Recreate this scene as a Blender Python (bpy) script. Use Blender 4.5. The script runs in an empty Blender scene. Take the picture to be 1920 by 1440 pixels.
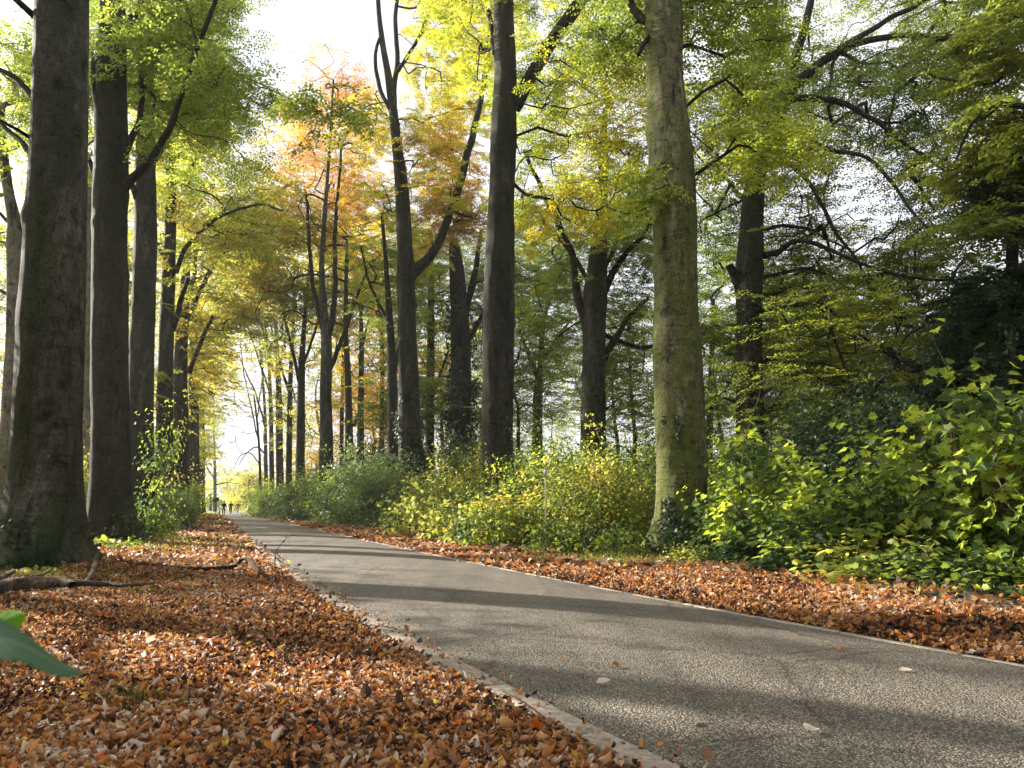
import bpy, math, random
import numpy as np
from mathutils import Vector, noise as mnoise

scn = bpy.context.scene
# ------------------------------------------------------------------ camera
FPX, CX, CY, HORIZON, CAMH = 1400.0, 960.0, 720.0, 950.0, 1.1
PITCH = math.atan((HORIZON - CY) / FPX)
cam_d = bpy.data.cameras.new("camera")
cam = bpy.data.objects.new("camera", cam_d)
scn.collection.objects.link(cam)
cam.location = (0, 0, CAMH)
cam.rotation_euler = (math.pi / 2 + PITCH, 0, 0)
cam_d.sensor_fit = 'HORIZONTAL'
cam_d.sensor_width = 36.0
cam_d.lens = 36.0 * FPX / 1920.0
cam_d.clip_start = 0.05
cam_d.clip_end = 4000
cam_d.dof.use_dof = True
cam_d.dof.focus_distance = 13.0
cam_d.dof.aperture_fstop = 7.0
scn.camera = cam
# ------------------------------------------------------------------ light
SUN_EL, SUN_AZ = math.radians(23.5), math.radians(-60.0)     # azimuth measured from +Y, clockwise
w = bpy.data.worlds.new("World")
scn.world = w
w.use_nodes = True
nt = w.node_tree
sky = nt.nodes.new("ShaderNodeTexSky")
sky.sky_type = 'NISHITA'
sky.sun_disc = False
sky.sun_elevation = SUN_EL
sky.sun_rotation = SUN_AZ
sky.air_density = 0.8
sky.dust_density = 5.0
sky.ozone_density = 1.5
hsv = nt.nodes.new("ShaderNodeHueSaturation")          # thin high cloud: a paler sky
hsv.inputs["Saturation"].default_value = 0.55
nt.links.new(sky.outputs[0], hsv.inputs["Color"])
tcw = nt.nodes.new("ShaderNodeTexCoord")
cl = nt.nodes.new("ShaderNodeTexNoise"); cl.inputs["Scale"].default_value = 3.2; cl.inputs["Detail"].default_value = 7.0; cl.inputs["Roughness"].default_value = 0.6
mpw = nt.nodes.new("ShaderNodeMapping"); mpw.inputs["Scale"].default_value = (1, 1, 2.6)
nt.links.new(tcw.outputs["Generated"], mpw.inputs[0]); nt.links.new(mpw.outputs[0], cl.inputs["Vector"])
cr = nt.nodes.new("ShaderNodeMapRange"); cr.inputs[1].default_value = 0.30; cr.inputs[2].default_value = 0.55; cr.inputs[3].default_value = 0.75; cr.inputs[4].default_value = 0.95
nt.links.new(cl.outputs["Fac"], cr.inputs[0])
cm = nt.nodes.new("ShaderNodeMix"); cm.data_type = 'RGBA'; cm.blend_type = 'LIGHTEN'
nt.links.new(cr.outputs[0], cm.inputs[0]); nt.links.new(hsv.outputs[0], cm.inputs[6]); cm.inputs[7].default_value = (7.6, 7.8, 8.4, 1)
nt.links.new(cm.outputs[2], nt.nodes["Background"].inputs[0])
nt.nodes["Background"].inputs[1].default_value = 0.05
sun_d = bpy.data.lights.new("sun", 'SUN')
sun_d.energy = 5.0
sun_d.angle = math.radians(0.8)
sun_d.color = (1.0, 0.93, 0.82)
sun = bpy.data.objects.new("sun", sun_d)
scn.collection.objects.link(sun)
sd = Vector((math.sin(SUN_AZ) * math.cos(SUN_EL), math.cos(SUN_AZ) * math.cos(SUN_EL), math.sin(SUN_EL)))
sun.rotation_euler = sd.to_track_quat('Z', 'Y').to_euler()
sun.location = sd * 60
scn.view_settings.view_transform = 'Standard'
scn.view_settings.look = 'None'
scn.view_settings.gamma = 1.0
scn.view_settings.exposure = 1.8
cy = scn.cycles
cy.max_bounces = 9
cy.diffuse_bounces = 3
cy.glossy_bounces = 2
cy.transmission_bounces = 3
cy.volume_bounces = 1
cy.sample_clamp_indirect = 2.0

# ------------------------------------------------------------------ helpers
COL = scn.collection
HAZE = 0.00026
SPR = 1.0
Q = 1.0                       # foliage density
rng = np.random.default_rng(7)
random.seed(7)

def at(u, v, Y):
    """point of the photograph's pixel (u, v) at the depth Y"""
    x, y = u - CX, CY - v
    dy = FPX * math.cos(PITCH) - y * math.sin(PITCH)
    dz = FPX * math.sin(PITCH) + y * math.cos(PITCH)
    t = Y / dy
    return np.array([x * t, Y, CAMH + dz * t])

def gp(u, v, z=0.0):
    x, y = u - CX, CY - v
    d = np.array([x, FPX * math.cos(PITCH) - y * math.sin(PITCH), FPX * math.sin(PITCH) + y * math.cos(PITCH)])
    return d * ((CAMH - z) / -d[2]) + np.array([0, 0, CAMH])

def xleft(Y): return -0.395 * Y + 1.35 + 0.75 * np.exp(-(Y - 3.0) / 5.5)
def xright(Y): return -0.395 * Y + 5.0 + 0.70 * np.exp(-(Y - 5.0) / 6.0)

def empty(name, loc, label, cat, group=None, rz=0.0):
    o = bpy.data.objects.new(name, None)
    o.empty_display_size = 0.2
    o.location = [float(c) for c in loc]
    o.rotation_euler = (0, 0, rz)
    COL.objects.link(o)
    o["label"] = label
    o["category"] = cat
    if group: o["group"] = group
    return o

def mesh_obj(name, V, F, mat, parent=None, smooth=False, attr=None, nverts=None):
    """F: list of (n,k) int arrays"""
    V = np.asarray(V, np.float32)
    me = bpy.data.meshes.new(name)
    if not isinstance(F, (list, tuple)): F = [F]
    F = [np.asarray(f, np.int32) for f in F if len(f)]
    loops = np.concatenate([f.ravel() for f in F])
    tot = np.concatenate([np.full(len(f), f.shape[1], np.int32) for f in F])
    st = np.concatenate([[0], np.cumsum(tot)[:-1]]).astype(np.int32)
    me.vertices.add(len(V)); me.vertices.foreach_set("co", V.ravel())
    me.loops.add(len(loops)); me.loops.foreach_set("vertex_index", loops)
    me.polygons.add(len(tot)); me.polygons.foreach_set("loop_start", st); me.polygons.foreach_set("loop_total", tot)
    if smooth is not False:
        me.polygons.foreach_set("use_smooth", np.full(len(tot), bool(smooth)))
    me.update(calc_edges=True)
    if attr is not None:
        a = me.attributes.new("tone", 'FLOAT', 'FACE')
        a.data.foreach_set("value", np.asarray(attr, np.float32))
    me.materials.append(mat)
    o = bpy.data.objects.new(name, me)
    COL.objects.link(o)
    if parent is not None:
        o.parent = parent
    return o

# ---- tubes
def tube(P, R, sides=8, rough=0.0, seed=0, cap=True, flute=0.0, flare=None):
    P = np.asarray(P, float); R = np.asarray(R, float)
    n = len(P)
    T = np.gradient(P, axis=0)
    T /= np.linalg.norm(T, axis=1)[:, None] + 1e-9
    a = np.array([1.0, 0, 0]) if abs(T[0][0]) < 0.8 else np.array([0, 1.0, 0])
    u = np.cross(T[0], a); u /= np.linalg.norm(u)
    V = []
    ang = np.linspace(0, 2 * math.pi, sides, endpoint=False)
    knots = []
    if flare is not None:
        kr = random.Random(seed * 13 + 5)
        for _ in range(14):
            knots.append((kr.uniform(0, 6.28), kr.uniform(1.5, 17), kr.uniform(.18, .5), kr.uniform(.10, .32), kr.uniform(.04, .15)))
        for _ in range(9):
            knots.append((kr.uniform(0, 6.28), kr.uniform(1.5, 17), kr.uniform(.8, 1.6), kr.uniform(.05, .09), kr.uniform(.02, .045)))
    for i in range(n):
        u = u - T[i] * np.dot(u, T[i]); u /= np.linalg.norm(u) + 1e-9
        v = np.cross(T[i], u)
        ring = P[i] + R[i] * (np.cos(ang)[:, None] * u + np.sin(ang)[:, None] * v)
        if rough > 0:
            for k in range(sides):
                d = ring[k] - P[i]
                q = P[i] / 1.0
                s = 1 + rough * (mnoise.noise(Vector((math.cos(ang[k]) * 1.4 + seed * 9.1, math.sin(ang[k]) * 1.4, q[2] * 0.45))) * 1.0
                                 + 0.45 * mnoise.noise(Vector((math.cos(ang[k]) * 3.5, math.sin(ang[k]) * 3.5 + seed * 5.3, q[2] * 1.6))))
                for (ka, kz, kw, kh, kamp) in knots:
                    if abs(q[2] - kz) < 3 * kh:
                        da = (ang[k] - ka + math.pi) % (2 * math.pi) - math.pi
                        s += kamp * math.exp(-(da / kw) ** 2 - ((q[2] - kz) / kh) ** 2)
                if flare is not None:
                    hgt = max(0.0, 1 - q[2] / flare[0])
                    lob = 0.5 + 0.5 * math.sin(ang[k] * flare[2] + seed * 2.1 + 0.8 * math.sin(ang[k] * 2 + seed))
                    s += flare[1] * hgt ** 2.2 * (0.35 + 1.1 * lob ** 2)
                ring[k] = P[i] + d * s
        V.append(ring)
    V = np.concatenate(V)
    i = np.arange(n - 1)[:, None] * sides
    j = np.arange(sides)[None, :]
    jn = (j + 1) % sides
    F = np.stack([i + j, i + jn, i + sides + jn, i + sides + j], -1).reshape(-1, 4)
    return V, F

class Geo:
    def __init__(s): s.V = []; s.F = []; s.n = 0
    def add(s, V, F):
        s.V.append(V); s.F.append(F + s.n); s.n += len(V)
    def build(s, name, mat, parent=None, smooth=True):
        if not s.V: return None
        by = {}
        for f in s.F: by.setdefault(f.shape[1], []).append(f)
        return mesh_obj(name, np.concatenate(s.V), [np.concatenate(v) for v in by.values()], mat, parent, smooth)
    def box(s, c, d, rz=0.0, ry=0.0):
        x, y, z = np.array(d) / 2
        V = np.array([[a, b, e] for e in (-z, z) for b in (-y, y) for a in (-x, x)])
        cyy, syy = math.cos(ry), math.sin(ry)
        V = np.stack([V[:, 0] * cyy + V[:, 2] * syy, V[:, 1], -V[:, 0] * syy + V[:, 2] * cyy], 1)
        cz, sz = math.cos(rz), math.sin(rz)
        V = np.stack([V[:, 0] * cz - V[:, 1] * sz, V[:, 0] * sz + V[:, 1] * cz, V[:, 2]], 1) + np.array(c)
        F = np.array([[0, 2, 3, 1], [4, 5, 7, 6], [0, 1, 5, 4], [1, 3, 7, 5], [3, 2, 6, 7], [2, 0, 4, 6]])
        s.add(V, F)

def resample(P, R, step):
    P = np.asarray(P, float); R = np.asarray(R, float)
    # catmull-rom smoothing
    n = len(P); out = []; rad = []
    for i in range(n - 1):
        p0 = P[max(i - 1, 0)]; p1 = P[i]; p2 = P[i + 1]; p3 = P[min(i + 2, n - 1)]
        L = np.linalg.norm(p2 - p1)
        m = max(1, int(round(L / step)))
        for k in range(m):
            t = k / m
            out.append(0.5 * ((2 * p1) + (-p0 + p2) * t + (2 * p0 - 5 * p1 + 4 * p2 - p3) * t * t + (-p0 + 3 * p1 - 3 * p2 + p3) * t ** 3))
            rad.append(R[i] * (1 - t) + R[i + 1] * t)
    out.append(P[-1]); rad.append(R[-1])
    return np.array(out), np.array(rad)

# ---- leaf templates: (verts, faces)
def T_oval(fold=0.10, wid=0.32):
    V = np.array([[0, 0, 0], [-wid, .45, fold], [0, 1, -.05], [wid, .45, fold]])
    return V, [np.array([[0, 3, 2, 1]])]
def T_lobed(kind=0):
    # five-lobed leaf, each half its own face either side of the midrib
    half = np.array([[0.10, .06], [.42, -.02], [.36, .20], [.62, .42], [.36, .50], [.30, .80], [.12, .74]])
    right = np.array([[0, 0]] + list(half) + [[0, 1.08]])
    V = []
    for s in (1, -1):
        for k, (x, y) in enumerate(right):
            V.append([s * x, y, abs(x) * (0.22 if kind == 0 else -0.18) - (0.15 * y * y)])
    n = len(right)
    F = np.array([list(range(n)), list(range(2 * n - 1, n - 1, -1))])
    return np.array(V), [F]
def T_curl(c=1.0, tw=0.0, wid=.30, lift=0.0):
    ys = [0, .32, .7, 1.0]; ws = [0, wid, wid * .85, 0]
    V = []
    idx = []
    for i, (y, ww) in enumerate(zip(ys, ws)):
        zc = c * .25 * (y - .5) ** 2 * 2 + lift * y
        row = []
        for s in ((-1, 0, 1) if ww > 0 else (0,)):
            a = tw * (y - .5)
            x = s * ww
            z = zc + abs(s) * ww * c * .75
            V.append([x * math.cos(a) - (z - zc) * math.sin(a), y, zc + x * math.sin(a) + (z - zc) * math.cos(a)])
            row.append(len(V) - 1)
        idx.append(row)
    t = np.array([[idx[0][0], idx[1][1], idx[1][0]], [idx[0][0], idx[1][2], idx[1][1]],
                  [idx[2][0], idx[2][1], idx[3][0]], [idx[2][1], idx[2][2], idx[3][0]]])
    q = np.array([[idx[1][0], idx[1][1], idx[2][1], idx[2][0]], [idx[1][1], idx[1][2], idx[2][2], idx[2][1]]])
    return np.array(V), [t, q]

def rot_from(dirv, up):
    """columns x,y,z with y along dirv and z near up; arrays (N,3)"""
    y = dirv / (np.linalg.norm(dirv, axis=1)[:, None] + 1e-9)
    x = np.cross(y, up); x /= (np.linalg.norm(x, axis=1)[:, None] + 1e-9)
    z = np.cross(x, y)
    return np.stack([x, y, z], -1)

class Leaves:
    """collects many placed leaves for one mesh"""
    def __init__(s): s.V = []; s.F = {}; s.A = {}; s.n = 0
    def put(s, T, pos, M, scale, tone):
        V, Fs = T
        N = len(pos)
        if N == 0: return
        W = np.einsum('nij,kj->nki', M, V) * np.asarray(scale)[:, None, None] + pos[:, None, :]
        s.V.append(W.reshape(-1, 3).astype(np.float32))
        off = (np.arange(N) * len(V) + s.n)[:, None, None]
        for f in Fs:
            k = f.shape[1]
            s.F.setdefault(k, []).append((f[None] + off).reshape(-1, k))
            s.A.setdefault(k, []).append(np.repeat(tone, len(f)))
        s.n += N * len(V)
    def build(s, name, mat, parent=None, kind=None):
        if not s.V: return None
        ks = list(s.F)
        o = mesh_obj(name, np.concatenate(s.V), [np.concatenate(s.F[k]) for k in ks], mat, parent, False,
                     np.concatenate([np.concatenate(s.A[k]) for k in ks]))
        if kind: o["kind"] = kind
        return o

def unit(n, g=rng):
    v = g.normal(size=(n, 3)); return v / np.linalg.norm(v, axis=1)[:, None]

# beech spray: a flat fan of leaves either side of a forking twig
def make_spray(seed, n=58, length=1.05, lsize=0.105):
    g = np.random.default_rng(seed)
    twigs = [((0, 0), 0.0, length)]
    for k in range(6):
        y = length * (0.12 + 0.13 * k)
        s = 1 if k % 2 else -1
        twigs.append(((0, y), s * g.uniform(.6, .95), length * (0.55 - 0.055 * k)))
    pos = []; dr = []
    tot = sum(t[2] for t in twigs)
    for (o, a, L) in twigs:
        m = max(2, int(round(n * L / tot)))
        for i in range(m):
            t = (i + .6) / m * L
            side = 1 if i % 2 else -1
            x = o[0] + math.sin(a) * t; y = o[1] + math.cos(a) * t
            pos.append([x, y, -0.10 * (x * x + y * y) + g.normal(0, .02)])
            la = a + side * g.uniform(.5, 1.1)
            dr.append([math.sin(la), math.cos(la), g.uniform(-.45, .1)])
    pos = np.array(pos); dr = np.array(dr)
    up = np.array([0, 0, 1.0]) + g.normal(0, .35, (len(pos), 3))
    return pos, rot_from(dr, up), g.uniform(.75, 1.2, len(pos)) * lsize

SPRAYS = [make_spray(i) for i in range(8)]
SPRAYS_FAR = [make_spray(20 + i, n=24, lsize=0.17) for i in range(5)]
OVAL = T_oval()

def put_sprays(L, pos, dirs, ups, scale, tone, sprays=SPRAYS, tmpl=OVAL, tvar=.20, g=rng, lscale=1.0):
    """pos (N,3) etc; each gets one spray"""
    M = rot_from(dirs, ups)
    which = g.integers(0, len(sprays), len(pos))
    for k, (sp, sm, ss) in enumerate(sprays):
        sel = np.where(which == k)[0]
        if len(sel) == 0: continue
        MM = M[sel]; sc = scale[sel]
        P = np.einsum('nij,kj->nki', MM, sp) * sc[:, None, None] + pos[sel][:, None, :]
        R = np.einsum('nij,kjl->nkil', MM, sm)
        S = np.broadcast_to(ss[None] * lscale, (len(sel), len(ss))) * (0.85 + .15 * sc[:, None])
        t = np.clip(tone[sel][:, None] + g.normal(0, tvar, (len(sel), len(ss))), 0, 1)
        L.put(tmpl, P.reshape(-1, 3), R.reshape(-1, 3, 3), S.ravel(), t.ravel())

# ------------------------------------------------------------------ materials
def new_mat(name):
    m = bpy.data.materials.new(name); m.use_nodes = True
    nt = m.node_tree
    b = nt.nodes["Principled BSDF"]
    return m, nt, b
def N(nt, t, **kw):
    n = nt.nodes.new(t)
    for k, v in kw.items():
        if k.startswith('i_'): n.inputs[k[2:].replace('_', ' ')].default_value = v
        else: setattr(n, k, v)
    return n
def ramp(nt, fac, stops, interp='LINEAR'):
    r = nt.nodes.new("ShaderNodeValToRGB")
    r.color_ramp.interpolation = interp
    e = r.color_ramp.elements
    while len(e) > 1: e.remove(e[-1])
    e[0].position = stops[0][0]; e[0].color = (*stops[0][1], 1)
    for p, c in stops[1:]:
        x = e.new(p); x.color = (*c, 1)
    if fac is not None: nt.links.new(fac, r.inputs[0])
    return r
def mixc(nt, fac, a, b, mode='MIX'):
    m = nt.nodes.new("ShaderNodeMix"); m.data_type = 'RGBA'; m.blend_type = mode
    for sock, val in ((0, fac), (6, a), (7, b)):
        if hasattr(val, 'links'): nt.links.new(val, m.inputs[sock])
        elif sock == 0: m.inputs[0].default_value = val
        else: m.inputs[sock].default_value = (*val, 1)
    return m.outputs[2]

def leaf_mat(name, stops, trans=0.6, tboost=2.1, gloss=0.3):
    m, nt, b = new_mat(name)
    a = N(nt, "ShaderNodeAttribute", attribute_name="tone")
    r = ramp(nt, a.outputs["Fac"], stops)
    nt.links.new(r.outputs[0], b.inputs["Base Color"])
    b.inputs["Roughness"].default_value = 0.5
    b.inputs["Specular IOR Level"].default_value = gloss
    tr = N(nt, "ShaderNodeBsdfTranslucent")
    hs = N(nt, "ShaderNodeHueSaturation"); hs.inputs["Value"].default_value = tboost; hs.inputs["Saturation"].default_value = 1.0
    nt.links.new(r.outputs[0], hs.inputs["Color"])
    nt.links.new(hs.outputs[0], tr.inputs["Color"])
    mx = N(nt, "ShaderNodeMixShader"); mx.inputs[0].default_value = trans
    nt.links.new(b.outputs[0], mx.inputs[1]); nt.links.new(tr.outputs[0], mx.inputs[2])
    nt.links.new(mx.outputs[0], nt.nodes["Material Output"].inputs[0])
    return m

G_dark = (.045, .085, .012); G_mid = (.10, .14, .02); G_lite = (.20, .235, .03); G_yel = (.30, .31, .04)
Y_mid = (.38, .29, .04); Y_or = (.43, .23, .035); O_mid = (.40, .18, .03); O_br = (.28, .12, .03)
M_green = leaf_mat("leaf_green", [(0, G_dark), (.35, G_mid), (.75, G_lite), (1, G_yel)])
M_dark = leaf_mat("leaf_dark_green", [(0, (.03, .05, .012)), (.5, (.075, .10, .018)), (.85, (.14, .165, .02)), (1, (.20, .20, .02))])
M_olive = leaf_mat("leaf_olive", [(0, G_mid), (.3, G_lite), (.6, (.26, .26, .018)), (.85, (.42, .35, .02)), (1, Y_or)])
M_yellow = leaf_mat("leaf_yellow_green", [(0, (.09, .125, .018)), (.3, (.17, .19, .025)), (.65, (.29, .26, .035)), (1, (.38, .28, .035))], tboost=2.1)
M_gold = leaf_mat("leaf_gold", [(0, (.28, .30, .02)), (.35, Y_mid), (.7, Y_or), (1, O_mid)], tboost=1.6)
M_orange = leaf_mat("leaf_orange", [(0, Y_mid), (.3, Y_or), (.7, O_mid), (1, O_br)], tboost=1.5)
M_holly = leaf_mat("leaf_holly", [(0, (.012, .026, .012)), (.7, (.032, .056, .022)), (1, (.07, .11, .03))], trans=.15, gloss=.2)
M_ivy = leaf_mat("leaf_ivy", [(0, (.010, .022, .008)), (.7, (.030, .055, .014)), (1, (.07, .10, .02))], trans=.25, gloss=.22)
M_shrub = leaf_mat("leaf_shrub", [(0, (.02, .04, .012)), (.35, (.05, .085, .018)), (.58, (.14, .19, .028)), (.80, (.27, .35, .03)), (1, (.40, .42, .04))], tboost=2.0, trans=.52)
M_shrub_y = leaf_mat("leaf_shrub_yellow", [(0, (.06, .09, .02)), (.35, (.14, .17, .03)), (.65, (.25, .26, .04)), (.9, (.40, .36, .05)), (1, (.42, .20, .04))])
M_shrub_w = leaf_mat("leaf_shrub_pale", [(0, (.04, .075, .02)), (.5, (.09, .14, .035)), (1, (.20, .24, .08))], trans=.35)
M_litter = leaf_mat("fallen_leaf", [(0, (.025, .014, .011)), (.16, (.07, .032, .022)), (.30, (.21, .088, .036)), (.50, (.40, .16, .048)), (.66, (.50, .24, .08)), (.80, (.46, .29, .16)),
                                     (.88, (.50, .37, .28)), (.945, (.62, .52, .44)), (.955, (.55, .11, .02)), (.985, (.55, .33, .05)), (1, (.60, .56, .05))], trans=.28, tboost=1.3, gloss=.3)
M_grass = leaf_mat("grass_blade", [(0, (.06, .09, .015)), (.6, (.15, .19, .03)), (1, (.32, .30, .08))], trans=.4)
M_near = leaf_mat("near_leaf", [(0, (.035, .07, .05)), (.5, (.06, .13, .06)), (1, (.20, .42, .02))], trans=.35, gloss=.15)

def bark_mat(name, base=(.115, .105, .082), dark=(.028, .025, .018), moss=(.085, .095, .022), moss_amt=.5, pale=(.22, .20, .15)):
    m, nt, b = new_mat(name)
    tc = N(nt, "ShaderNodeTexCoord")
    oi = N(nt, "ShaderNodeObjectInfo")
    add = N(nt, "ShaderNodeVectorMath", operation='ADD')
    rs = N(nt, "ShaderNodeVectorMath", operation='SCALE'); rs.inputs["Scale"].default_value = 1.0
    nt.links.new(oi.outputs["Random"], rs.inputs["Scale"])
    rs.inputs[0].default_value = (37, 53, 71)
    nt.links.new(tc.outputs["Object"], add.inputs[0]); nt.links.new(rs.outputs[0], add.inputs[1])
    def mp(s):
        q = N(nt, "ShaderNodeMapping"); q.inputs["Scale"].default_value = s
        nt.links.new(add.outputs[0], q.inputs[0]); return q.outputs[0]
    n1 = N(nt, "ShaderNodeTexNoise", i_Scale=1.6, i_Detail=6.0, i_Roughness=.65); nt.links.new(mp((1, 1, .22)), n1.inputs["Vector"])
    n2 = N(nt, "ShaderNodeTexNoise", i_Scale=6.0, i_Detail=8.0, i_Roughness=.7); nt.links.new(mp((1, 1, .6)), n2.inputs["Vector"])
    n3 = N(nt, "ShaderNodeTexNoise", i_Scale=1.1, i_Detail=5.0, i_Roughness=.6, i_Distortion=1.0); nt.links.new(mp((.8, .8, 5.0)), n3.inputs["Vector"])
    nf = N(nt, "ShaderNodeTexNoise", i_Scale=42.0, i_Detail=5.0, i_Roughness=.75); nt.links.new(mp((1, 1, .45)), nf.inputs["Vector"])
    c1 = ramp(nt, n1.outputs["Fac"], [(.38, dark), (.45, base), (.54, base), (.62, pale)])
    c2 = ramp(nt, n2.outputs["Fac"], [(.34, (.22, .22, .22)), (.48, (.95, .95, .95)), (.66, (1.5, 1.45, 1.3))])
    col = mixc(nt, 1.0, c1.outputs[0], c2.outputs[0], 'MULTIPLY')
    ms = ramp(nt, n1.outputs["Color"], [(.42, (0, 0, 0)), (.60, (moss_amt,) * 3)])
    n4 = N(nt, "ShaderNodeTexNoise", i_Scale=.9, i_Detail=5.0, i_Roughness=.7); nt.links.new(mp((1.3, 1.3, .35)), n4.inputs["Vector"])
    m4 = ramp(nt, n4.outputs["Fac"], [(.42, (0, 0, 0)), (.55, (moss_amt,) * 3)])
    col = mixc(nt, m4.outputs[0], col, moss)
    rings = ramp(nt, n3.outputs["Fac"], [(.485, (1, 1, 1)), (.497, (.38, .36, .32)), (.509, (1, 1, 1))])
    col = mixc(nt, .75, col, rings.outputs[0], 'MULTIPLY')
    n5 = N(nt, "ShaderNodeTexNoise", i_Scale=2.6, i_Detail=9.0, i_Roughness=.75, i_Distortion=.6); nt.links.new(mp((1, 1, .8)), n5.inputs["Vector"])
    sc = ramp(nt, n5.outputs["Fac"], [(.36, (.18, .17, .15)), (.44, (1, 1, 1)), (.60, (1, 1, 1)), (.68, (1.9, 1.85, 1.6))])
    col = mixc(nt, .85, col, sc.outputs[0], 'MULTIPLY')
    fr = ramp(nt, nf.outputs["Fac"], [(.36, (.35, .35, .35)), (.58, (1.3, 1.3, 1.3))])
    col = mixc(nt, .8, col, fr.outputs[0], 'MULTIPLY')
    nt.links.new(col, b.inputs["Base Color"])
    b.inputs["Roughness"].default_value = .85
    b.inputs["Specular IOR Level"].default_value = .2
    # bump: fine grain + rings + broad lumps
    s1 = N(nt, "ShaderNodeMath", operation='MULTIPLY_ADD'); s1.inputs[1].default_value = .5
    nt.links.new(nf.outputs["Fac"], s1.inputs[0]); nt.links.new(n2.outputs["Fac"], s1.inputs[2])
    s2 = N(nt, "ShaderNodeMath", operation='MULTIPLY_ADD'); s2.inputs[1].default_value = .5
    nt.links.new(rings.outputs[0], s2.inputs[0]); nt.links.new(s1.outputs[0], s2.inputs[2])
    bp = N(nt, "ShaderNodeBump", i_Strength=1.0, i_Distance=.09)
    nt.links.new(s2.outputs[0], bp.inputs["Height"]); nt.links.new(bp.outputs[0], b.inputs["Normal"])
    return m
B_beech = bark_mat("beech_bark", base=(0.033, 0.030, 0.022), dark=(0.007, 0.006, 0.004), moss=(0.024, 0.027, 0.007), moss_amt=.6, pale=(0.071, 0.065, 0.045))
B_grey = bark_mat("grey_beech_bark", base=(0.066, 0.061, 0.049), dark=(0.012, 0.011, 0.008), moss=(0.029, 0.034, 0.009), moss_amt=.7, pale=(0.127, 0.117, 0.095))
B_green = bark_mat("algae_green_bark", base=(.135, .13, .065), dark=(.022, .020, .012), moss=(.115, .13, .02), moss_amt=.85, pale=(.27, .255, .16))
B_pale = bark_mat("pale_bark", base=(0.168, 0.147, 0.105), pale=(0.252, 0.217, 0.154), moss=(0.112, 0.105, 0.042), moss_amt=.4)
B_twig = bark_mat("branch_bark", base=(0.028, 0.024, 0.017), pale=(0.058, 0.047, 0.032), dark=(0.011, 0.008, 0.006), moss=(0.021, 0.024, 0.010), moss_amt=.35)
B_log = bark_mat("dead_wood", base=(.12, .085, .065), pale=(.26, .20, .16), dark=(.04, .028, .02), moss=(.08, .07, .03), moss_amt=.2)
B_stem = bark_mat("shrub_stem", base=(.20, .16, .10), pale=(.32, .27, .18), dark=(.08, .06, .035), moss=(.12, .14, .05), moss_amt=.3)

# ------------------------------------------------------------------ trees
def fnoise(p, s, off=0.0):
    return mnoise.noise(Vector((p[0] * s + off, p[1] * s + off * 1.7, p[2] * s - off)))

def blob_points(c, r, n, seed, holes=.0, scale=.33):
    """random points in an ellipsoid, biased to the shell, with noise holes"""
    g = np.random.default_rng(seed)
    out = []
    tries = 0
    while len(out) < n and tries < n * 12:
        tries += 1
        d = g.normal(size=3); d /= np.linalg.norm(d)
        q = d * g.uniform(.15, 1.15) ** .5
        p = np.array(c) + q * np.array(r)
        if fnoise(p, scale, seed % 97) < holes - .22: continue
        out.append(p)
    return np.array(out) if out else np.zeros((0, 3))

def grow(nodes, pts, axis_pt, max_len=9.0, up_bias=.35, seed=0):
    """connect attractors to a skeleton. nodes: list of positions; returns parents list, extended nodes"""
    g = np.random.default_rng(seed)
    P = [np.array(p, float) for p in nodes]
    par = [-1] * len(P)
    base_n = len(P)
    depth = [0.0] * len(P)
    A = np.array(P)
    d0 = np.array([np.min(np.linalg.norm(A - p, axis=1)) for p in pts]) if len(pts) else []
    order = np.argsort(d0)
    ends = []
    arr = np.zeros((base_n + len(pts) * 8, 3)); arr[:base_n] = A
    dep = np.zeros(len(arr))
    n = base_n
    for oi in order:
        p = pts[oi]
        v = p - arr[:n]
        dist = np.linalg.norm(v, axis=1)
        # prefer nodes that lie below / inward
        cost = dist * (1 + up_bias * np.clip(-v[:, 2] / (dist + 1e-6), -0.6, 1)) + .18 * dep[:n]
        k = int(np.argmin(cost))
        L = dist[k]
        m = max(1, min(7, int(L / .8)))
        prev = k
        q0 = arr[k].copy()
        sag = np.array([g.normal(0, .06), g.normal(0, .06), .10 + g.normal(0, .05)]) * L
        for i in range(1, m + 1):
            t = i / m
            q = q0 * (1 - t) + p * t + sag * 4 * t * (1 - t) * (.7) + (g.normal(0, .05, 3) if i < m else 0)
            arr[n] = q; dep[n] = dep[prev] + L / m
            par.append(prev); prev = n; n += 1
        ends.append(n - 1)
    return arr[:n], par, ends, base_n

def branch_geo(arr, par, ends, base_n, tip=.008, power=2.4, rmax=.14, min_r=0.0, sides=5):
    n = len(arr)
    w = np.zeros(n)
    for e in ends: w[e] += 1
    ch = [[] for _ in range(n)]
    for i in range(n - 1, base_n - 1, -1):
        w[par[i]] += w[i]
        ch[par[i]].append(i)
    rad = np.minimum(tip * np.maximum(w, 1) ** (1 / power) * 1.0, rmax)
    G = Geo()
    done = set()
    # chains: follow the heaviest child
    starts = [(p, c) for p in range(n) for c in ch[p] if p < base_n]
    stack = list(starts)
    while stack:
        p, c = stack.pop()
        chain = [p, c]
        cur = c
        while ch[cur]:
            hs = sorted(ch[cur], key=lambda x: -w[x])
            for x in hs[1:]: stack.append((cur, x))
            cur = hs[0]; chain.append(cur)
        r = rad[chain].copy(); r[0] = r[1]
        r[-1] *= .5
        if r[1] < min_r: continue
        CP = arr[chain]
        if r[1] > tip * 1.6 and len(chain) > 2:
            CP, r = resample(CP, r, .45)
        V, F = tube(CP, r, sides if r[1] > .03 else 4)
        G.add(V, F)
    return G

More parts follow.
